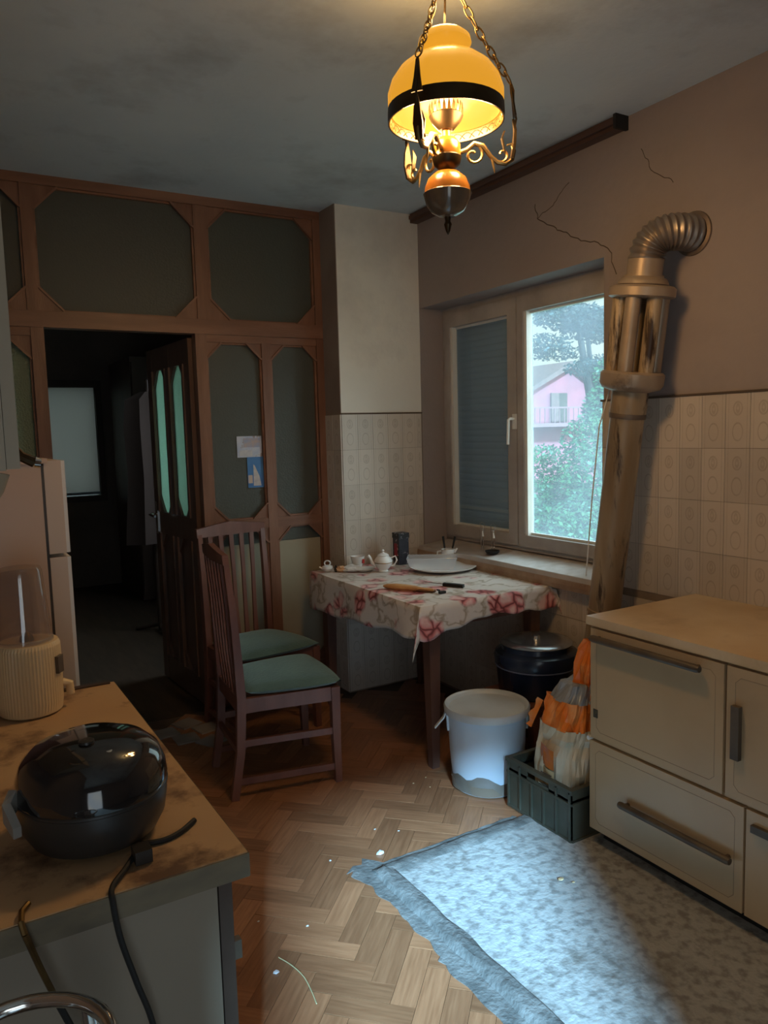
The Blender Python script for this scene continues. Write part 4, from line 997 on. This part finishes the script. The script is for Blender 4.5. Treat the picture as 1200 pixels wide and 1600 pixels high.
# ---- bucket
bk = thing('plastic_bucket', (1.94, 2.48, 0), 'translucent white plastic tub with lid on the floor below the table corner', 'bucket')
def at(x, y, prof, name, m, par, n=40, **k): return mk(name, BM().lathe(prof, n, (x, y, 0), **k), m, par, True)
at(1.94, 2.48, [(0, .004), (.138, .004), (.147, .012), (.158, .16), (.166, .325), (.168, .33)], 'tub', M['bucket'], bk)
at(1.94, 2.48, [(.167, .325), (.179, .327), (.181, .350), (.176, .358), (.168, .355), (.160, .345)], 'rim', M['lidb'], bk)
at(1.94, 2.48, [(0, .348), (.10, .347), (.158, .342), (.165, .352)], 'lid', M['lidb'], bk)
for s_ in (-1, 1):
    c_, q_ = Vector((1.94, 2.48)), Vector((.86, -.51))*s_
    p = c_+q_*.170
    B = BM(); B.bar([(p.x, p.y, .33), (p.x+q_.x*.012, p.y+q_.y*.012, .30), (p.x+q_.x*(.004 if s_ > 0 else .05), p.y+q_.y*(.004 if s_ > 0 else .05), .255)], [.028, .026, .020], .006, (.51, .86, 0)); mk('lug_handle', B.bevel(.002, 1), M['lidb'], bk)
    mk('lug_bracket', BM().bar([(p.x-q_.x*.004, p.y-q_.y*.004, .335), (p.x-q_.x*.008, p.y-q_.y*.008, .25)], .05, .014, (.51, .86, 0)).bevel(.003, 1), M['bucket'], bk)
at(1.94, 2.48, [(0, .012), (.150, .013), (.152, .05), (.13, .058), (.08, .050), (0, .055)], 'sediment', mat('brown_sediment', (.20, .15, .11), rough=.9), bk, wob=.02)
# contents showing through the wall low down
B = BM(); rg = []
for r_i, z_i in ((.1486, .014), (.1520, .05), (.1545, .075)):
    rg.append([B.v((1.94+(r_i+(.0018*noise.noise(Vector((cos(k*2*pi/40)*3, sin(k*2*pi/40)*3, 0))) if z_i > .07 else 0))*cos(k*2*pi/40), 2.48+r_i*sin(k*2*pi/40), z_i+(.03*noise.noise(Vector((cos(k*2*pi/40)*2.4, sin(k*2*pi/40)*2.4, 5))) if z_i > .07 else 0))) for k in range(40)])
for A_, C_ in zip(rg, rg[1:]):
    for k in range(40): B.f([A_[k], A_[(k+1) % 40], C_[(k+1) % 40], C_[k]])
mk('contents_band', B, mat('brownish_contents', (.16, .13, .10), (.26, .24, .23), 6, rough=.6), bk, True)

# ---- dark blue pot on brown box
PX, PY = 2.325, 2.60
sb_ = thing('wooden_stool_box', (PX, PY, 0), 'low reddish-brown wooden stool under the blue pot', 'stool')
mk('seat_board', BM().box(PX-.17, PX+.17, PY-.17, PY+.17, .275, .30).bevel(.003, 1), M['chairwood'], sb_)
for a in (-1, 1):
    for b_ in (-1, 1): mk('leg', BM().box(PX+a*.15-.018, PX+a*.15+.018, PY+b_*.15-.018, PY+b_*.15+.018, 0, .276).bevel(.002, 1), M['chairwood'], sb_)
    mk('side_board', BM().box(PX-.15, PX+.15, PY+a*.15-.008, PY+a*.15+.008, .20, .276), M['chairwood'], sb_)
    mk('side_board', BM().box(PX+a*.15-.008, PX+a*.15+.008, PY-.15, PY+.15, .20, .276), M['chairwood'], sb_)
pt = thing('enamel_pot', (PX, PY, .30), 'large dark blue enamel pot with steel lid beneath the table end', 'pot')
at(PX, PY, [(0, .302), (.165, .302), (.172, .31), (.182, .425), (.187, .43), (.189, .44), (.192, .475), (.186, .492), (.160, .505), (.158, .525), (.150, .528)], 'pot_body', M['enblue'], pt)
at(PX, PY, [(.148, .527), (.163, .527), (.166, .532), (.160, .538), (.125, .545), (.115, .541), (.060, .543), (.02, .545), (.015, .56), (0, .562)], 'pot_lid', M['steel'], pt)
at(PX, PY, [(.1865, .428), (.190, .430), (.190, .434), (.1865, .436)], 'rim_band', mat('pale_blue_rim', (.10, .12, .20), rough=.2), pt)

# ---- crate and bag
cr_ = thing('plastic_crate', (2.04, 2.11, 0), 'grey-green plastic crate on the floor left of the range', 'crate')
CX0, CX1, CY0, CY1, CZ = 1.888, 2.20, 1.930, 2.285, .205
B = BM(); B.box(CX0, CX1, CY0, CY1, .004, .012); mk('crate_floor', B, M['crate'], cr_)
for (a, b_, c, d) in ((CX0, CX0+.005, CY0, CY1), (CX1-.005, CX1, CY0, CY1), (CX0, CX1, CY0, CY0+.005), (CX0, CX1, CY1-.005, CY1)):
    mk('crate_wall', BM().box(a, b_, c, d, .01, CZ-.04), M['crate'], cr_)
B = BM(); t = .014
for (a, b_, c, d) in ((CX0-.006, CX0+t, CY0-.006, CY1+.006), (CX1-t, CX1+.006, CY0-.006, CY1+.006), (CX0+t, CX1-t, CY0-.006, CY0+t), (CX0+t, CX1-t, CY1-t, CY1+.006)):
    B.box(a, b_, c, d, CZ-.016, CZ)
mk('crate_rim', B.bevel(.002, 1), M['crate'], cr_)
B = BM()
for (a, b_, c, d) in ((CX0-.005, CX0+.004, CY0, CY1), (CX1-.004, CX1+.005, CY0, CY1), (CX0, CX1, CY0-.005, CY0+.004), (CX0, CX1, CY1-.004, CY1+.005)):
    B.box(a, b_, c, d, CZ-.060, CZ-.052); B.box(a, b_, c, d, .006, .016)
mk('crate_band', B, M['crate'], cr_)
for i in range(6):
    y = CY0+.004+i*(CY1-CY0-.016)/5
    if i in (2, 3): mk('rib', BM().box(CX0-.006, CX0+.001, y, y+.008, .006, CZ-.055), M['crate'], cr_)
    else: mk('rib', BM().box(CX0-.006, CX0+.001, y, y+.008, .006, CZ-.01), M['crate'], cr_)
for i in range(4): 
    x = CX0+.02+i*.085; mk('rib', BM().box(x, x+.008, CY1-.001, CY1+.006, .006, CZ-.01), M['crate'], cr_)
for s_ in (0, 1): mk('upper_wall', BM().box(CX0, CX0+.005, CY0 if s_ == 0 else CY0+.24, CY0+.12 if s_ == 0 else CY1, CZ-.05, CZ-.01), M['crate'], cr_)
mk('upper_wall', BM().box(CX0, CX1, CY1-.005, CY1, CZ-.05, CZ-.01), M['crate'], cr_)
mk('upper_wall', BM().box(CX0, CX1, CY0, CY0+.005, CZ-.05, CZ-.01), M['crate'], cr_)
mk('upper_wall', BM().box(CX1-.005, CX1, CY0, CY1, CZ-.05, CZ-.01), M['crate'], cr_)
bg_ = thing('plastic_sack', (2.045, 2.09, .012), 'crumpled orange and cream plastic sack standing open in the crate', 'bag')
def sack(prof, name, m, a0=0, a1=2*pi, amp=.012, seed=0, n=56, cx=2.05, cy=2.085, exp=.5):
    B = BM(); R = []
    for (rx, ry, z, dx) in prof:
        row = []
        for k in range(n+1 if a1-a0 < 6.2 else n):
            a = a0+(a1-a0)*k/n; c, s_ = cos(a), sin(a)
            ex = (abs(c)**exp*(1 if c > 0 else -1), abs(s_)**exp*(1 if s_ > 0 else -1))
            w = amp*noise.noise(Vector((c*3+seed, s_*3, z*14)))+amp*.6*noise.noise(Vector((c*7, s_*7+seed, z*30)))
            row.append(B.v((cx+dx+(rx+w)*(ex[0]*.5+c*.5), cy+(ry+w)*(ex[1]*.5+s_*.5), z+.25*w)))
        R.append(row)
    cl = a1-a0 > 6.2
    for A_, C_ in zip(R, R[1:]):
        m_ = len(A_)
        for k in range(m_ if cl else m_-1): B.f([A_[k], A_[(k+1) % m_], C_[(k+1) % m_], C_[k]])
    return mk(name, B, m, bg_, False)
sack([(.02, .02, .014, 0), (.115, .11, .016, 0), (.130, .125, .05, 0), (.133, .128, .14, 0), (.134, .128, .22, 0), (.128, .120, .28, 0), (.120, .112, .32, .005), (.124, .116, .345, .008), (.118, .112, .38, .01)], 'sack_lower', M['bagw'], amp=.016)
sack([(.118, .112, .375, .01), (.112, .106, .41, .014), (.108, .100, .44, .02), (.100, .090, .475, .028)], 'sack_orange_band', M['bago'], amp=.022, seed=3)
sack([(.098, .090, .470, .028), (.084, .080, .50, .036), (.075, .070, .53, .045), (.060, .055, .535, .045), (.02, .02, .525, .045)], 'sack_grey_lining', M['bagg'], amp=.02, seed=5)
sack([(.060, .066, .48, .062), (.055, .060, .54, .068), (.045, .050, .60, .070), (.030, .036, .65, .070), (.012, .02, .69, .068)], 'sack_orange_flap', M['bago'], amp=.03, seed=8, cy=2.055)
# orange strip hanging left and printed panel on the front
B = BM(); V = []
for i in range(9):
    t = i/8; p = Vector((1.960-.018*t, 2.17+.05*t, .46-.12*t)); V.append((B.v(p+Vector((0, -.016, 0))), B.v(p+Vector((.006*sin(t*9), .016+.008*sin(t*13), .004)))))
for a, c in zip(V, V[1:]): B.f([a[0], a[1], c[1], c[0]])
mk('torn_strip', B, M['bago'], bg_)
def panel(z0, z1, w0, name, m, cyo=0):
    B = BM(); R = []
    for i in range(6):
        z = z0+(z1-z0)*i/5; R.append([B.v((1.900-.004*noise.noise(Vector((z*20, k, 0)))+.0007*k*k*1.2, 2.085+cyo+(k-3)*w0/6, z)) for k in range(7)])
    for a, c in zip(R, R[1:]):
        for k in range(6): B.f([a[k], a[k+1], c[k+1], c[k]])
    return mk(name, B, m, bg_)
panel(.235, .31, .10, 'printed_orange_panel', mat('orange_print', (.62, .17, .02), (.45, .12, .02), 20, rough=.35))
pp = panel(.10, .230, .10, 'printed_text_panel', mat('tan_print', (.58, .45, .25), rough=.4))
for i in range(7): mk('print_line', BM().box(1.8955, 1.8985, 2.045, 2.045+(.075 if i % 3 else .055), .12+i*.015, .123+i*.015), M['groove'], pp)

# ---- things on the table
pltX, pltY = 2.335, 3.345
plt = thing('serving_plate', (pltX, pltY, TT), 'large white oval plate on the table before the window', 'plate')
B = BM().lathe([(0, TT+.001), (.105, TT+.001), (.150, TT+.010), (.178, TT+.020), (.182, TT+.024), (.176, TT+.024), (.140, TT+.014), (.10, TT+.006), (0, TT+.006)], 48)
RM = Matrix.Rotation(radians(-35), 4, 'Z')
for v in B.b.verts: v.co = Matrix.Translation((pltX, pltY, 0)) @ RM @ Vector((v.co.x*.98, v.co.y*.90, v.co.z))
mk('plate_dish', B, M['wplate'], plt, True)
tub = thing('plastic_tub', (2.315, 3.40, TT+.007), 'shallow clear plastic tub standing on the white plate', 'container')
TM = Matrix.Translation((2.305, 3.405, 0)) @ Matrix.Rotation(radians(-36), 4, 'Z')
B = BM(TM); z0, z1 = TT+.0075, TT+.070
lo_ = [(-.115, -.055), (.115, -.055), (.115, .055), (-.115, .055)]; hi_ = [(-.135, -.068), (.135, -.068), (.135, .068), (-.135, .068)]
A_ = [B.v((a, b_, z0)) for a, b_ in lo_]; C_ = [B.v((a, b_, z1)) for a, b_ in hi_]
B.f(A_); [B.f([A_[k], A_[(k+1) % 4], C_[(k+1) % 4], C_[k]]) for k in range(4)]
mk('tub_wall', B, glass_mix('frosted_plastic', (.9, .92, .95), (.85, .88, .92), .55, gloss=.08, rough=.2), tub)
mk('tub_rim', BM(TM).tube([(a, b_, z1) for a, b_ in hi_], .003, 6, closed=True), M['clear'], tub)
jug = thing('cream_jug', (2.462, 3.478, TT), 'small white jug with black-handled utensils beside the plate', 'jug')
jx, jy = 2.462, 3.478
mk('jug_body', BM().lathe([(0, TT+.001), (.030, TT+.001), (.033, TT+.01), (.035, TT+.05), (.038, TT+.088), (.036, TT+.088), (.033, TT+.05), (.030, TT+.008), (0, TT+.006)], 28, (jx, jy, 0)), M['wplate'], jug, True)
mk('jug_handle', BM().tube([(jx-.030, jy+.020, TT+.078), (jx-.048, jy+.032, TT+.074), (jx-.050, jy+.033, TT+.045), (jx-.030, jy+.022, TT+.022)], .0045, 8), M['wplate'], jug, True)
mk('jug_spout', BM().tube([(jx+.030, jy-.018, TT+.07), (jx+.045, jy-.028, TT+.092)], [.012, .004], 8), M['wplate'], jug, True)
for i, (dx, dy, ex, ey, hh) in enumerate(((-.010, .0, -.022, .012, .16), (.008, .0, .045, -.01, .155))):
    u = thing('utensil', (jx+dx, jy+dy, TT+.01), ('upright black-handled utensil in the white jug' if i == 0 else 'slanting black-handled utensil leaning right in the white jug'), 'utensil')
    a = Vector((jx+dx, jy+dy, TT+.012)); b_ = Vector((jx+ex, jy+ey, TT+hh))
    mk('shaft', BM().tube([a, a.lerp(b_, .6)], .003, 6), M['chrome'], u); mk('grip', BM().tube([a.lerp(b_, .55), b_], [.005, .0065], 8), M['black'], u, True)
# teapot
tx, ty = 2.062, 3.515
tp = thing('teapot', (tx, ty, TT), 'small white china teapot with gilt lines, near the left of the table', 'teapot')
e = Vector((.86, -.51))
mk('pot_body', BM().lathe([(0, TT+.001), (.026, TT+.001), (.028, TT+.006), (.024, TT+.012), (.038, TT+.026), (.048, TT+.046), (.049, TT+.060), (.042, TT+.074), (.032, TT+.084), (.030, TT+.088)], 36, (tx, ty, 0)), M['wplate'], tp, True)
mk('pot_lid', BM().lathe([(.031, TT+.087), (.032, TT+.091), (.022, TT+.099), (.008, TT+.103), (.005, TT+.108), (.009, TT+.114), (.005, TT+.121), (0, TT+.123)], 28, (tx, ty, 0)), M['wplate'], tp, True)
mk('gilt_line', BM().lathe([(.0492, TT+.050), (.0500, TT+.052), (.0492, TT+.054)], 36, (tx, ty, 0)), M['brass'], tp, True)
mk('spout', BM().tube([(tx-e.x*.040, ty-e.y*.040, TT+.036), (tx-e.x*.060, ty-e.y*.060, TT+.050), (tx-e.x*.070, ty-e.y*.070, TT+.078), (tx-e.x*.082, ty-e.y*.082, TT+.090)], [.013, .010, .008, .010], 10), M['wplate'], tp, True)
mk('handle', BM().tube([(tx+e.x*.040, ty+e.y*.040, TT+.074), (tx+e.x*.066, ty+e.y*.066, TT+.084), (tx+e.x*.074, ty+e.y*.074, TT+.062), (tx+e.x*.058, ty+e.y*.058, TT+.034), (tx+e.x*.042, ty+e.y*.042, TT+.032)], .0042, 8), M['wplate'], tp, True)
# cup with red mark
cx2, cy2 = 2.03, 3.745
cp = thing('white_cup', (cx2, cy2, TT), 'white cup with a red mark behind the crumpled packet by the tiled wall', 'cup')
mk('cup_body', BM().lathe([(0, TT+.001), (.024, TT+.001), (.026, TT+.008), (.036, TT+.040), (.040, TT+.060), (.038, TT+.060), (.033, TT+.038), (.020, TT+.008), (0, TT+.006)], 28, (cx2, cy2, 0)), M['wplate'], cp, True)
mk('red_mark', BM().box(cx2+.010, cx2+.022, cy2-.0395, cy2-.030, TT+.022, TT+.045), mat('red_glaze', (.5, .03, .03), rough=.3), cp)
# crumpled packet, saucer, loop ornament at far left
pk = thing('crumpled_packet', (1.915, 3.64, TT), 'crumpled white and orange paper packet at the far left end of the table', 'packet')
def crump(c, sx, sy, sz, m, name, par, seed, rz=0):
    B = BM(); bmesh.ops.create_icosphere(B.b, subdivisions=3, radius=1)
    R = Matrix.Rotation(rz, 3, 'Z')
    for v in B.b.verts:
        d = 1+.35*noise.noise(v.co*2.3+Vector((seed, 0, 0))); p = R @ Vector((v.co.x*sx*d, v.co.y*sy*d, 0)); v.co = Vector((c[0]+p.x, c[1]+p.y, c[2]+max(.0, (v.co.z*.9+.75)*sz*d)))
    return mk(name, B, m, par)
crump((1.93, 3.63, TT), .055, .035, .020, M['paper'], 'paper_wad', pk, 2, -.5)
crump((1.88, 3.66, TT), .032, .022, .018, mat('orange_paper', (.70, .42, .24), rough=.6), 'orange_end', pk, 6, -.5)
crump((1.857, 3.675, TT), .010, .016, .020, M['black'], 'dark_mouth', pk, 9, -.5)
sc_ = thing('saucer', (2.0, 3.60, TT), 'white saucer beside the crumpled packet', 'saucer')
mk('dish', BM().lathe([(0, TT+.001), (.03, TT+.001), (.055, TT+.012), (.060, TT+.017), (.056, TT+.016), (.03, TT+.006), (0, TT+.005)], 32, (1.985, 3.595, 0)), M['wplate'], sc_, True)
lo2 = thing('china_ornament', (1.815, 3.72, TT), 'tiny white china ornament with a loop handle at the table end by the chair', 'ornament')
mk('bowl', BM().lathe([(0, TT+.001), (.018, TT+.001), (.030, TT+.018), (.028, TT+.030), (.012, TT+.036), (0, TT+.037)], 24, (1.825, 3.715, 0)), M['wplate'], lo2, True)
mk('loop', BM().tube([(1.825+.016*cos(t)*.86, 3.715-.016*cos(t)*.51, TT+.046+.014*sin(t)) for t in [k*2*pi/16 for k in range(16)]], .004, 6, closed=True), M['wplate'], lo2, True)
mk('spout', BM().tube([(1.805, 3.725, TT+.015), (1.785, 3.735, TT+.026)], [.008, .003], 8), M['wplate'], lo2, True)
# patterned tall box against wall
bx = thing('patterned_tin', (2.245, 3.62, TT), 'tall dark patterned tin standing between teapot and clear tub', 'tin')
dm = mat('dark_floral_tin', (.012, .012, .02), (.03, .03, .045), 30, rough=.4, c3=(.55, .45, .45), s3=38, lo3=.58, hi3=.64)
mk('tin_body', BM().box(2.235, 2.30, 3.63, 3.695, TT+.001, TT+.175).bevel(.004, 2), dm, bx)
mk('tin_lid', BM().box(2.232, 2.303, 3.627, 3.698, TT+.150, TT+.180).bevel(.004, 2), mat('black_fretted_lid', (.01, .01, .012), (.3, .28, .3), 60, lo=.55, hi=.65, rough=.5), bx)
mk('red_motif', BM().box(2.2336, 2.2352, 3.65, 3.68, TT+.05, TT+.12), mat('dark_red_motif', (.3, .02, .04), rough=.5), bx)
# loaf / wooden handled piece
lf = thing('bread_stick', (1.905, 3.03, TT), 'long tan crusty piece of bread lying near the table corner', 'bread')
a, b_ = Vector((1.838, 3.135, TT+.012)), Vector((1.975, 2.905, TT+.010))
P = [a.lerp(b_, t) for t in (0, .06, .25, .45, .62, .75, .9, 1.0)]
mk('crust', BM().tube(P, [.008, .018, .026, .026, .022, .014, .014, .010], 14, flat=.6), M['loaf'], lf, True)
P2 = [a.lerp(b_, t)+Vector((0, 0, -.004)) for t in (.60, .72, .88, 1.02)]
mk('dark_end', BM().tube(P2, [.013, .018, .017, .010], 12, flat=.55), M['loafend'], lf, True)
kn = thing('knife', (2.11, 2.97, TT), 'black-handled kitchen knife lying on the tablecloth', 'knife')
a, b_ = Vector((2.098, 3.005, TT+.008)), Vector((2.145, 2.905, TT+.008))
mk('grip', BM().bar([a, a.lerp(b_, .5), b_], [.022, .026, .020], .014, (.86, .5, 0)).bevel(.004, 2), M['black'], kn)
c_ = a+(a-b_).normalized()*.14
mk('blade', BM().bar([a, a.lerp(c_, .7), c_], [.016, .014, .003], .0015, (.9, .43, 0)), M['chrome'], kn)
bt_ = thing('plastic_clip', (1.985, 2.865, TT), 'small black plastic clip by the bread on the tablecloth', 'clip')
mk('clip_jaw', BM().box(1.972, 2.005, 2.852, 2.868, TT+.001, TT+.012).bevel(.003, 1), M['black'], bt_)
mk('clip_arm', BM().bar([(1.992, 2.905, TT+.01), (1.98, 2.87, TT+.014)], .008, .006, (1, 0, 0)), M['black'], bt_)
# on the sill
ds = thing('black_dish', (2.60, 3.25, .83), 'small black dish on the window sill', 'dish')
mk('dish_body', BM().lathe([(0, .832), (.028, .832), (.038, .842), (.040, .850), (.036, .850), (.026, .838), (0, .836)], 28, (2.585, 3.235, 0)), M['black'], ds, True)
for i, (yy, lab) in enumerate(((3.34, 'left of two thin wire loops with white tip on the window sill'), (3.245, 'right wire loop with white tip standing at the black dish'))):
    w = thing('wire_loop', (2.60, yy, .835), lab, 'wire holder')
    mk('loop', BM().tube([(2.60, yy-.008, .835), (2.60, yy-.010, .90), (2.60, yy-.006, .955), (2.60, yy-.022, .985), (2.60, yy+.0, .995), (2.60, yy+.02, .985), (2.60, yy+.012, .9), (2.60, yy+.014, .835)][::1], .0016, 6), M['chrome'], w, True)
    mk('white_tip', BM().tube([(2.598, yy-.008, .915), (2.598, yy-.004, .945)], [.006, .003], 8), M['whitepl'], w, True)
# postcards on the partition glass
def card(name, x0, x1, z0, z1, m, label):
    t = thing(name, ((x0+x1)/2, YG+.026, z0), label, 'postcard'); mk('card_sheet', BM().box(x0, x1, YG+.0245, YG+.0265, z0, z1), m, t); return t
pc1 = card('postcard', 1.462, 1.606, 1.385, 1.502, mat('pale_blue_print', (.42, .48, .62), (.62, .62, .66), 14, rough=.4, c3=(.35, .27, .25), s3=22, lo3=.56, hi3=.62), 'pale postcard with rooftops stuck to the partition glass, upper of two')
mk('picture_field', BM().box(1.50, 1.595, YG+.0238, YG+.0246, 1.44, 1.49), mat('rooftop_print', (.30, .36, .55), (.50, .38, .34), 30, rough=.4), pc1)
mk('picture_field', BM().box(1.475, 1.55, YG+.0238, YG+.0246, 1.392, 1.425), mat('street_print', (.5, .5, .55), (.62, .6, .6), 40, rough=.4), pc1)
pc2 = card('postcard', 1.517, 1.610, 1.215, 1.386, mat('deep_blue_print', (.06, .16, .42), (.08, .25, .50), 6, rough=.4), 'blue postcard with a pale tower stuck below the other one')
mk('printed_tower', BM().prism([(1.550, 1.225), (1.552, 1.345), (1.560, 1.338), (1.585, 1.28), (1.595, 1.225)], YG+.0238, YG+.0246, 'y'), mat('tower_print', (.45, .42, .44), (.6, .55, .52), 40, rough=.4), pc2)
mk('printed_block', BM().box(1.520, 1.545, YG+.0238, YG+.0246, 1.24, 1.285), mat('block_print', (.55, .42, .33), rough=.4), pc2)

# ---- hall things
wd = thing('wardrobe', (1.95, 7.6, 0), 'dark wooden wardrobe in the hall beyond the doorway', 'wardrobe')
mk('carcass', BM().box(1.62, 2.55, 7.2, 8.1, .005, 2.25).bevel(.006, 1), M['wardrobe'], wd)
for a, b_ in ((1.63, 2.08), (2.09, 2.54)):
    d = mk('door', BM().box(a, b_, 7.175, 7.2, .06, 2.2).bevel(.004, 1), M['wardrobe'], wd); mk('knob', BM().tube([(b_-.05, 7.175, 1.1), (b_-.05, 7.15, 1.1)], .014, 10), M['brassdk'], d)
ct = thing('coat_stand', (1.42, 5.9, 0), 'dark coats hanging from a stand in the hall left of the open door', 'coat stand')
mk('pole', BM().tube([(1.47, 6.0, 0), (1.47, 6.0, 1.95)], .02, 10), M['wardrobe'], ct)
for k in range(3):
    a = k*2*pi/3+.4; mk('foot', BM().tube([(1.47, 6.0, .05), (1.47+.2*cos(a), 6.0+.2*sin(a), .012)], .014, 8), M['wardrobe'], ct)
B = BM(); R = []
for z, w, d in ((1.86, .05, .04), (1.80, .16, .07), (1.6, .18, .09), (1.2, .17, .10), (.85, .20, .11), (.70, .21, .11)):
    R.append([B.v((1.47+w*(1+.12*sin(6*t*2*pi/24))*cos(2*pi*t/24), 6.0+d*(1+.2*sin(5*t*2*pi/24))*sin(2*pi*t/24), z)) for t in range(24)])
for A_, C_ in zip(R, R[1:]):
    for k in range(24): B.f([A_[k], A_[(k+1) % 24], C_[(k+1) % 24], C_[k]])
mk('coat', B, M['coat'], ct, True)
# loose tiles in the doorway
lt = [(.93, 3.83, .10), (1.06, 3.90, .35), (1.00, 3.70, .0), (1.10, 3.60, .5), (1.13, 3.78, .2)]
src = None
for i, (x, y, r) in enumerate(lt):
    if src is None:
        B = BM().box(-.058, .058, -.058, .058, 0, .007).bevel(.001, 1)
        src = mk('loose_tile', B, M['ltile'], None, origin=(0, 0, 0)); o = src
    else: o = bpy.data.objects.new('loose_tile', src.data); COL.objects.link(o)
    o.location = (x, y, .001); o.rotation_euler = (0, 0, r)
    tag(o, ('loose grey floor tile farthest left in the doorway', 'loose grey floor tile farthest back in the doorway, toward the hall',
            'middle loose grey floor tile of the group in the doorway', 'loose grey floor tile nearest the camera, by the rear leg of the nearer chair',
            'loose grey floor tile close to the open door leaf')[i], 'tile', 'loose tiles in the doorway')
# small debris on the floor
def bit(x, y, s, m, name, lab, z=.0, seed=1, cat='crumb', grp=None):
    B = BM(); bmesh.ops.create_icosphere(B.b, subdivisions=1, radius=1)
    for v in B.b.verts:
        d = 1+.5*noise.noise(v.co*1.7+Vector((seed*3.1, 0, 0))); v.co = Vector((x+v.co.x*s*d, y+v.co.y*s*.7*d, z+max(0, v.co.z+.8)*s*.35*d))
    return tag(mk(name, B, m), lab, cat, grp)
bit(.728, 1.898, .010, M['paper'], 'paper_scrap', 'white paper scrap on the parquet beside the straw', seed=2, cat='scrap')
bit(1.692, 1.779, .013, mat('tan_chip', (.62, .46, .26), rough=.8), 'bread_crumb', 'larger tan crumb on the shaded concrete', z=.012, seed=3)
bit(1.715, 1.745, .007, MATS['tan_chip'], 'bread_crumb', 'smaller tan crumb on the shaded concrete', z=.012, seed=4)
bit(1.28, 2.262, .016, M['paper'], 'paper_scrap', 'white flaky scrap at the concrete patch corner', seed=5, cat='scrap')
bit(1.21, 2.02, .008, M['paper'], 'paper_scrap', 'white speck beside the mortar edge', z=.003, seed=6, cat='scrap')
for i, (x, y) in enumerate(((1.754, 2.677), (1.719, 2.591), (1.68, 2.66), (1.111, 2.322), (.888, 2.037), (.77, 2.14), (1.35, 2.42), (1.42, 2.36))):
    bit(x, y, .005, MATS['tan_chip'] if i < 3 else M['paper'], 'floor_crumb', 'tiny pale crumb scattered on the parquet', seed=10+i, grp='crumbs on the parquet')
cord([(.757, 1.95, .003), (.775, 1.90, .003), (.785, 1.84, .003), (.78, 1.78, .003), (.771, 1.727, .003)], .0016, mat('dry_straw', (.50, .44, .24), rough=.8), 'straw_stalk', 'dry curved straw stalk lying on the parquet', 'straw')
for o in bpy.data.objects:
    if '_local' in o: del o['_local']
print('OBJ', len(bpy.data.objects), 'planks', npl)
